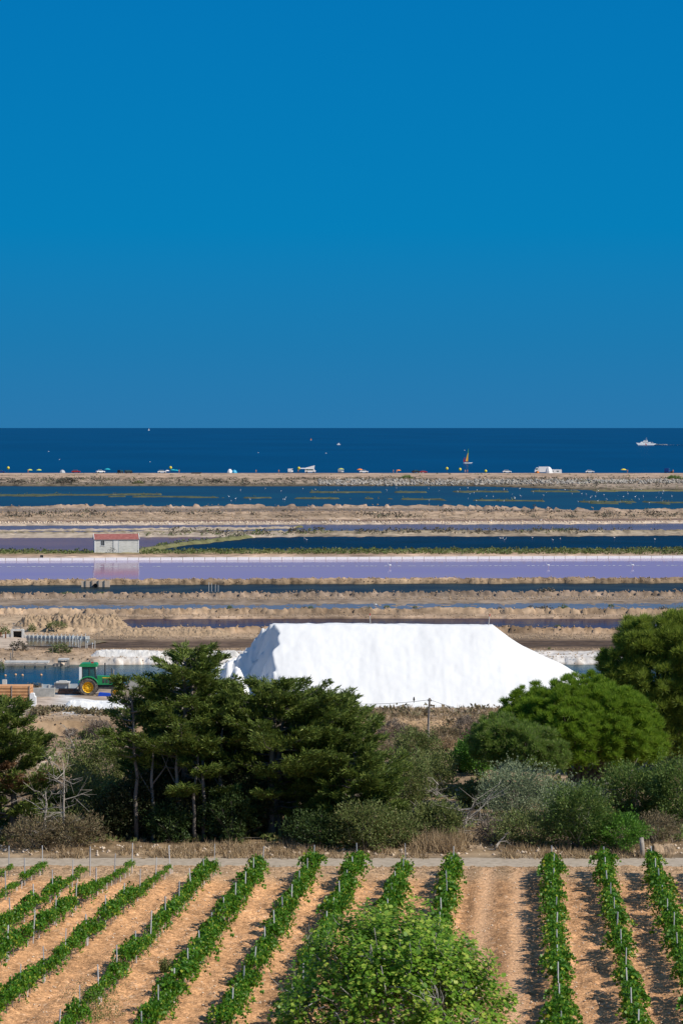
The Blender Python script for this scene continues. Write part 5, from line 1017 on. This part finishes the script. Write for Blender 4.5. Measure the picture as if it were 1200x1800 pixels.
# ---------------------------------------------------------------- beach
def flatmat(name, c): return mat(name, c, .45, None)
def car(kind, body, dark=False):
    r = empty('parked_car', (0, 0, 0)); h = 1.9 if kind == 'van' else 1.45
    if kind == 'van': poly = [(-2.3, .35), (2.2, .35), (2.3, .9), (1.9, 1.15), (1.55, h), (-2.25, h), (-2.35, .9)]
    else: poly = [(-2.1, .35), (2.1, .35), (2.2, .75), (1.9, .9), (1.0, .98), (-1.9, 1.0), (-2.15, .85)]
    MB().prism(poly, -.85, .85).build('body', body, r)
    if kind != 'van':
        MB().prism([(-1.6, .95), (1.1, .95), (.55, h), (-1.25, h)], -.72, .72).build('cabin', body, r); MB().prism([(-1.45, 1.0), (.95, 1.0), (.48, h - .08), (-1.15, h - .08)], -.74, .74).build('window', m_glass, r)
    else: MB().prism([(-1.9, 1.15), (1.7, 1.15), (1.45, h - .15), (-1.9, h - .15)], -.865, .865).build('window', m_glass, r)
    for x in (-1.3, 1.35):
        for y in (-.8, .8): MB().lathe([(.001, -.1), (.33, -.1), (.33, .1), (.001, .1)], (x, y, .33), 'Y', 12).build('wheel', m_black, r)
    return r
mw = flatmat('car_white', (.75, .76, .77)); mr = flatmat('car_red', (.35, .02, .03)); mk = flatmat('car_black', (.02, .022, .03)); ms = flatmat('car_silver', (.42, .44, .46)); mb = flatmat('car_navy', (.01, .05, .22))
def beach_pt(px, dpy=0): D = 1405.0 + dpy; return (Xof(px, D), D, float(terr(Xof(px, D), D)))
used = {}
def put_car(px, kind, m, label, rz=0, dp=0, s=1.0):
    k_ = (kind, m.name)
    if k_ in used: o = copy_tree(used[k_])
    else: o = used[k_] = car(kind, m)
    o.location = beach_pt(px, dp); o.rotation_euler = (0, 0, rz); o.scale = (s, s, s); tag(o, label, 'car' if kind == 'car' else 'van', 'vehicles parked along the beach')
put_car(2, 'car', mb, 'navy blue car cut by the left edge on the beach'); put_car(134, 'car', mr, 'dark red car parked alone on the left beach'); put_car(177, 'car', mw, 'white car with a dark one behind it, left beach', .5); put_car(172, 'car', mk, 'dark car behind the white one, left beach', .3, 8)
put_car(212, 'van', mk, 'left of the two dark jeeps on the beach', 1.2, -12, .85); put_car(226.5, 'van', mk, 'right of the two dark jeeps on the beach', .2, -14, .85); put_car(285, 'car', mw, 'white car left of the teal umbrellas', .1, -5); put_car(510.5, 'van', mw, 'white van standing end on near a yellow buoy', 1.45, 0, 1.1)
put_car(599, 'van', ms, 'silver van under a pale umbrella', 1.3, 0, 1.0); put_car(639, 'car', mw, 'white car beside an orange umbrella', .2, 0); put_car(731, 'car', mk, 'black car at the left of three cars on the beach', .4); put_car(738, 'car', ms, 'silver car in the middle of three cars', 1.0, 5); put_car(744, 'car', mr, 'dark red car at the right of three cars', .2, -3, .85)
put_car(890.5, 'car', mw, 'white car alone left of the big white truck', .1); put_car(1036, 'car', mw, 'white pickup like car right of the big truck', 0); put_car(1172, 'van', mb, 'dark blue van at the right end of the beach', 1.3, 0, 1.25); put_car(1180, 'van', mk, 'small black van beside the blue van', 1.5, 5, .9)
def camper():
    r = empty('camper_van', beach_pt(545), 0, 'white camper with raised roof and awning on the beach', 'camper', None)
    MB().prism([(-2.6, .4), (2.6, .4), (2.8, 1.1), (2.3, 1.4), (1.9, 2.2), (-2.6, 2.2)], -1, 1).build('body', mw, r); MB().prism([(-2.5, 2.2), (2.0, 2.2), (2.3, 3.7), (2.1, 3.75), (-2.4, 2.5)], -.9, .9).build('pop_top', mw, r); MB().prism([(-1.9, 1.3), (1.6, 1.3), (1.5, 1.9), (-1.9, 1.9)], -1.02, 1.02).build('window', m_glass, r)
    MB().box((-3.0, -2.2, 2.3), (3.6, 2.4, .12), rx=.12).build('awning', m_white, r)
    for x in (-4.6, -1.4): MB().box((x, -3.3, 1.1), (.1, .1, 2.3)).build('awning_pole', m_dark, r)
    for x in (-1.7, 1.7):
        for y in (-.9, .9): MB().lathe([(.001, -.1), (.38, -.1), (.38, .1), (.001, .1)], (x, y, .38), 'Y', 12).build('wheel', m_black, r)
    r = empty('box_truck', beach_pt(954), 0, 'white box truck beside a pointed tent on the beach', 'truck'); MB().box((.3, 0, 1.75), (5.0, 2.3, 2.7)).build('cargo_box', mw, r); MB().prism([(-4.3, .5), (-2.3, .5), (-2.3, 2.7), (-3.4, 2.7), (-4.2, 1.5)], -1.05, 1.05).build('cab', mw, r); MB().prism([(-4.0, 1.55), (-2.8, 1.55), (-2.8, 2.4), (-3.45, 2.4)], -1.07, 1.07).build('window', m_glass, r)
    for x in (-3.3, 1.6):
        for y in (-1, 1): MB().lathe([(.001, -.12), (.45, -.12), (.45, .12), (.001, .12)], (x, y, .45), 'Y', 12).build('wheel', m_black, r)
    r = empty('caravan', beach_pt(975, 6), 0, 'long white caravan right of the box truck', 'caravan'); MB().prism([(-3.2, .5), (3.0, .5), (3.2, 1.2), (3.1, 2.7), (-3.1, 2.8), (-3.4, 1.4)], -1.1, 1.1).build('body', mw, r); MB().box((-1.5, -1.11, 1.9), (1.2, .03, .5)).box((1.2, -1.11, 1.9), (1.2, .03, .5)).build('window', m_glass, r); MB().box((0, -1.11, .8), (6.0, .03, .2)).build('stripe', ms, r)
    for x in (-.4, .5): MB().lathe([(.001, -.1), (.36, -.1), (.36, .1), (.001, .1)], (x, -1, .36), 'Y', 12).build('wheel', m_black, r)
camper()
def cone(px, rad, h, m, label, cat='tent', n=8, dp=0, name='tent'):
    o = MB().lathe([(rad, 0), (rad * .93, h * .3), (rad * .65, h * .72), (rad * .3, h * .93), (.001, h)], (0, 0, 0), 'Z', n).build(name, m); o.location = beach_pt(px, dp); return tag(o, label, cat)
mo = flatmat('orange_cloth', (.85, .26, .04)); mt = flatmat('teal_cloth', (.02, .35, .42)); my = flatmat('yellow_cloth', (.75, .60, .05)); mc = flatmat('cyan_cloth', (.05, .38, .60)); mg = flatmat('lime_cloth', (.55, .62, .12))
cone(404, 1.4, 2.0, m_white, 'white dome tent left of the blue one'); cone(412, 1.4, 1.6, mc, 'light blue dome tent right of the white one'); cone(944, 1.3, 2.6, mo, 'orange and white tent left of the box truck'); cone(964, 1.8, 3.2, m_white, 'white pointed tent between truck and caravan', dp=-6)
cone(110, 1.5, 1.6, ms, 'grey beach shelter left of the red car')
def umbrella(px, m, label, s=1.0, zoff=0):
    r = empty('beach_umbrella', beach_pt(px, 4), 0, label, 'umbrella', 'umbrellas on the beach'); MB().tube([(0, 0, 0), (0, 0, 2.2 * s)], .05, 5).build('pole', m_dark, r); MB().lathe([(1.25 * s, 1.75 * s), (.9 * s, 2.05 * s), (.4 * s, 2.25 * s), (.001, 2.32 * s)], (0, 0, 0), 'Z', 10).build('canopy', m, r)
for px, m, lb, s in ((53, mg, 'lime umbrella left of two at the left beach', 1.1), (69, mg, 'lime umbrella right of two at the left beach', 1.1), (189, mt, 'teal umbrella behind the white and dark cars', 1.3), (304, mt, 'teal umbrella left of two near the dark boat', 1.1), (310, mt, 'teal umbrella right of two near the dark boat', 1.0), (294, m_white, 'white umbrella beside the white car', .9), (599, mg, 'pale green umbrella over the silver van', 1.3), (632, mo, 'orange umbrella left of the white car', 1.2), (700, mo, 'orange umbrella beside two people', 1.0), (1095, my, 'yellow umbrella at the right beach', 1.2)): umbrella(px, m, lb, s)
def buoy(px, py, label, rr=.8, D=1480):
    z = CH - (py - HY) / F * D; o = None; r = empty('yellow_buoy', (Xof(px, D), D, 0), 0, label, 'buoy', 'yellow buoys off the beach'); MB().lathe([(.001, -rr), (rr * .7, -rr * .7), (rr, 0), (rr * .7, rr * .7), (.001, rr)], (0, 0, max(z, .5)), 'Z', 12).build('float_ball', my, r); MB().tube([(0, 0, -.1), (0, 0, max(z, .5))], .08, 5).build('mast', m_dark, r)
for px, py, lb in ((15, 822.5, 'yellow buoy at the left edge of the sea'), (300, 822, 'yellow buoy above the white car'), (525, 823, 'yellow buoy right of the white van'), (785, 823.5, 'yellow buoy left of the catamaran'), (808, 825, 'yellow buoy under the catamaran'), (853, 828, 'small yellow buoy right of the catamaran')): buoy(px, py, lb)
def person(px, m, label, dp=0):
    r = empty('person', beach_pt(px, dp), 0, label, 'person', 'people on the beach')
    bm = bpy.data.meshes.new('body'); vs = [(0, 0, .95), (0, 0, 1.2), (0, 0, 1.42), (0, 0, 1.52), (0, 0, 1.68), (.12, 0, .85), (.15, .03, .48), (.16, 0, .05), (-.12, 0, .85), (-.16, -.05, .48), (-.17, -.02, .05), (.2, 0, 1.4), (.28, .03, 1.1), (.26, -.1, .85), (-.2, 0, 1.4), (-.28, .03, 1.1), (-.26, -.1, .85)]
    es = [(0, 1), (1, 2), (2, 3), (3, 4), (0, 5), (5, 6), (6, 7), (0, 8), (8, 9), (9, 10), (2, 11), (11, 12), (12, 13), (2, 14), (14, 15), (15, 16)]; bm.from_pydata(vs, es, []); bm.materials.append(m_skin)
    o = link('body', bm, r); o.modifiers.new('skin', 'SKIN'); rd = [.15, .16, .15, .06, .11, .09, .07, .05, .09, .07, .05, .06, .045, .035, .06, .045, .035]
    if not bm.skin_vertices: 
        bpy.context.view_layer.objects.active = o
    for i, v in enumerate(bm.skin_vertices[0].data if bm.skin_vertices else []): v.radius = (rd[i], rd[i]); v.use_root = (i == 0)
    MB().lathe([(.17, .78), (.19, .95), (.17, 1.1)], (0, 0, 0), 'Z', 10).build('swimwear', m, r)
m_skin = mat('skin', (.42, .24, .16), .6)
for px, m, lb in ((50, mr, 'person in red standing under the lime umbrellas'), (315, mr, 'person in red right of the teal umbrellas'), (450, mo, 'lone person in orange right of the blue tent'), (524, mk, 'person in black under the yellow buoy'), (691, mb, 'person in dark blue left of the orange umbrella'), (697, mo, 'person in orange beside the orange umbrella'), (817, m_white, 'person in white below the catamaran, left'), (821, mr, 'person in red below the catamaran, right'), (1102, mk, 'person in black right of the yellow umbrella'), (1182, mo, 'person in orange at the right end of the beach'), (490, mo, 'lone person left of the white van')): person(px, m, lb)
o = MB().prism([(-2.8, .5), (-2.2, .1), (2.0, 0), (2.9, .8), (2.3, .65), (-2.4, .6)], -.7, .7).build('rowing_boat', m_dark); o.location = beach_pt(345, -25); tag(o, 'dark rowing boat lying on the sand', 'boat')

# ---------------------------------------------------------------- boats at sea
def sea_pt(px, py): D = Dof(py); return (Xof(px, D), D, 0)
def catamaran():
    p = sea_pt(822, 814.5); r = empty('sailing_catamaran', p, R(8), 'small catamaran with red and green sails off the beach', 'catamaran')
    for y in (-1.1, 1.1): MB().tube([(-2.9, y, .25), (-2.2, y, .2), (1.8, y, .2), (2.9, y, .5)], [.12, .28, .25, .06], 8).build('hull', m_white, r)
    MB().box((-.2, 0, .55), (2.2, 2.4, .1)).build('deck', m_dark, r); MB().tube([(.1, 0, .5), (.45, 0, 10.0)], [.07, .04], 6).build('mast', m_dark, r)
    def sail(nm, pts, m, dx=.0): P = [(x, y, z) for x, y, z in pts]; n = len(P); MB().add(P + [(x, y + .03, z) for x, y, z in P], [tuple(range(n)), tuple(range(2 * n - 1, n - 1, -1))] + [(k_, (k_ + 1) % n, (k_ + 1) % n + n, k_ + n) for k_ in range(n)]).build(nm, m, r)
    sail('mainsail', [(.15, 0, 1.2), (-.1, .12, 1.2), (-1.6, .25, 1.4), (-.9, .25, 4.2), (-.1, .1, 6.9), (.33, 0, 7.0)], flatmat('amber_sail', (.95, .45, .06))); sail('mainsail_top', [(.35, 0, 7.03), (-.1, .1, 6.95), (.05, .1, 8.6), (.28, .05, 9.8), (.45, 0, 9.9)], flatmat('green_sail', (.15, .55, .12)))
    sail('mainsail_strip', [(-.05, .02, 4.3), (.3, -.02, 4.5), (.38, -.02, 7.0), (.1, .02, 6.9)], flatmat('lime_sail', (.4, .65, .15)))
    sail('jib', [(-1.85, 0, .9), (-3.2, .1, 1.2), (-2.3, .05, 4.3)], mr)
    person_ = MB().lathe([(.001, 0), (.2, .1), (.22, .6), (.1, .8), (.13, .95), (.001, 1.1)], (0, 0, 0), 'Z', 8).build('person', m_black); person_.location = (p[0] - .8, p[1] - .5, .6); tag(person_, 'sailor in black sitting on the catamaran deck', 'person')
catamaran()
def patrol():
    p = sea_pt(1135, 782.5); s = p[1] / F * 34 / 27.0; r = empty('patrol_ship', p, 0, 'white patrol ship with a red stripe heading left near the horizon', 'ship'); r.scale = (s, s, s)
    MB().prism([(-14.5, 3.4), (-11.5, 0), (13, 0), (13.2, 2.2), (2, 2.4), (-6, 2.8)], -2.6, 2.6).build('hull', m_white, r); MB().prism([(-9, 2.7), (6, 2.5), (6, 4.2), (2, 4.4), (-5, 4.8), (-7.5, 4.6)], -2.0, 2.0).build('superstructure', m_white, r); MB().prism([(-4.5, 4.8), (2.0, 4.5), (1.6, 6.8), (-3.6, 6.8)], -1.6, 1.6).build('bridge', m_white, r)
    MB().box((-1.2, -1.62, 5.8), (4.0, .05, .7)).box((-1, -2.02, 3.6), (8, .04, .5)).build('window', m_dark, r); MB().prism([(-1.2, .2), (.4, .2), (-.4, 2.3), (-2.0, 2.4)], -2.63, -2.58).build('red_stripe', m_red, r)
    MB().tube([(0, 0, 6.6), (0, 0, 10.8)], .16, 6).box((0, 0, 8.6), (2.2, .2, .25)).box((.6, 0, 7.6), (1.4, 1.0, .5)).build('mast', m_steel, r); MB().tube([(8, 0, 2.3), (8, 0, 5)], .1, 5).box((8.5, 0, 3), (3, 1.6, .8)).build('stern_gear', ms, r)
    g = np.random.default_rng(5); V = []; Fc = []
    for i in range(160):
        t = g.uniform() ** 1.4; x = p[0] + s * (12 + t * 190); y = p[1] + g.normal() * 6 * (1 + t); L = g.uniform(1, 5) * s * (1.3 - t); h = .3 * s * (1.6 - t) + (1.0 * s if x < p[0] + s * 26 else 0); k_ = len(V)
        V += [(x - L, y, .02), (x - L * .3, y - 3, h), (x + L * .5, y - 2, h * .7), (x + L, y, .02)]; Fc.append([k_, k_ + 1, k_ + 2, k_ + 3])
    tag(link('ship_wake', npm('ship_wake', np.array(V), np.array(Fc), m_white)), 'white foam wake trailing behind the patrol ship', 'wake', kind='stuff')
patrol()
def smallboat(px, py, L, label, sail=None):
    p = sea_pt(px, py); r = empty('motor_boat' if not sail else 'sailing_boat', p, 0, label, 'boat'); k = p[1] / F; s = L * k / 6; r.scale = (s, s, s)
    MB().prism([(-3, 1.3), (-2.2, 0), (3, 0), (3, .9)], -1, 1).build('hull', m_white, r)
    if sail: MB().tube([(0, 0, .8), (0, 0, 11)], .12, 5).build('mast', m_dark, r); MB().prism([(.1, 1.4), (3.0, 1.6), (.15, 10.5)], -.05, .05).build('sail', sail, r); MB().prism([(-.2, 1.4), (-2.8, 1.3), (-.1, 9.0)], -.05, .05).build('jib', sail, r)
    else: MB().prism([(-1, 1.1), (1.6, .9), (1.2, 3.0), (-.5, 3.0)], -.7, .7).build('cabin', m_white, r); MB().tube([(0, 0, 3), (0, 0, 5.2)], .1, 5).build('mast', m_dark, r)
smallboat(595, 782, 6.5, 'small white fishing boat in the middle of the sea'); smallboat(262, 757, 2.6, 'white sailing boat on the horizon at left', m_white); smallboat(546.5, 774, 2.4, 'small sailing boat with orange sail left of the fishing boat', mo)
smallboat(86, 794, 2.4, 'white speck of a boat at the left of the sea'); smallboat(454, 796, 2.2, 'tiny white boat left of the middle'); smallboat(573, 797, 2.6, 'tiny white boat below the fishing boat'); smallboat(816, 792, 2.2, 'tiny white boat behind the catamaran'); smallboat(105, 808, 2.2, 'tiny white boat near the left shore'); smallboat(264, 812, 2.2, 'tiny white boat offshore from the white car')
# stump, fence post
p = gz(1127, 1507, .2); k = p.y / F; b = MB().tube([(0, 0, -.2), (.03, 0, .5), (-.02, 0, 34 * k)], [.16, .13, .12], 9); o = b.build('tree_stump', m_dead, None, True); o.location = p; tag(o, 'cut grey tree stump standing beside the road at right', 'tree stump')
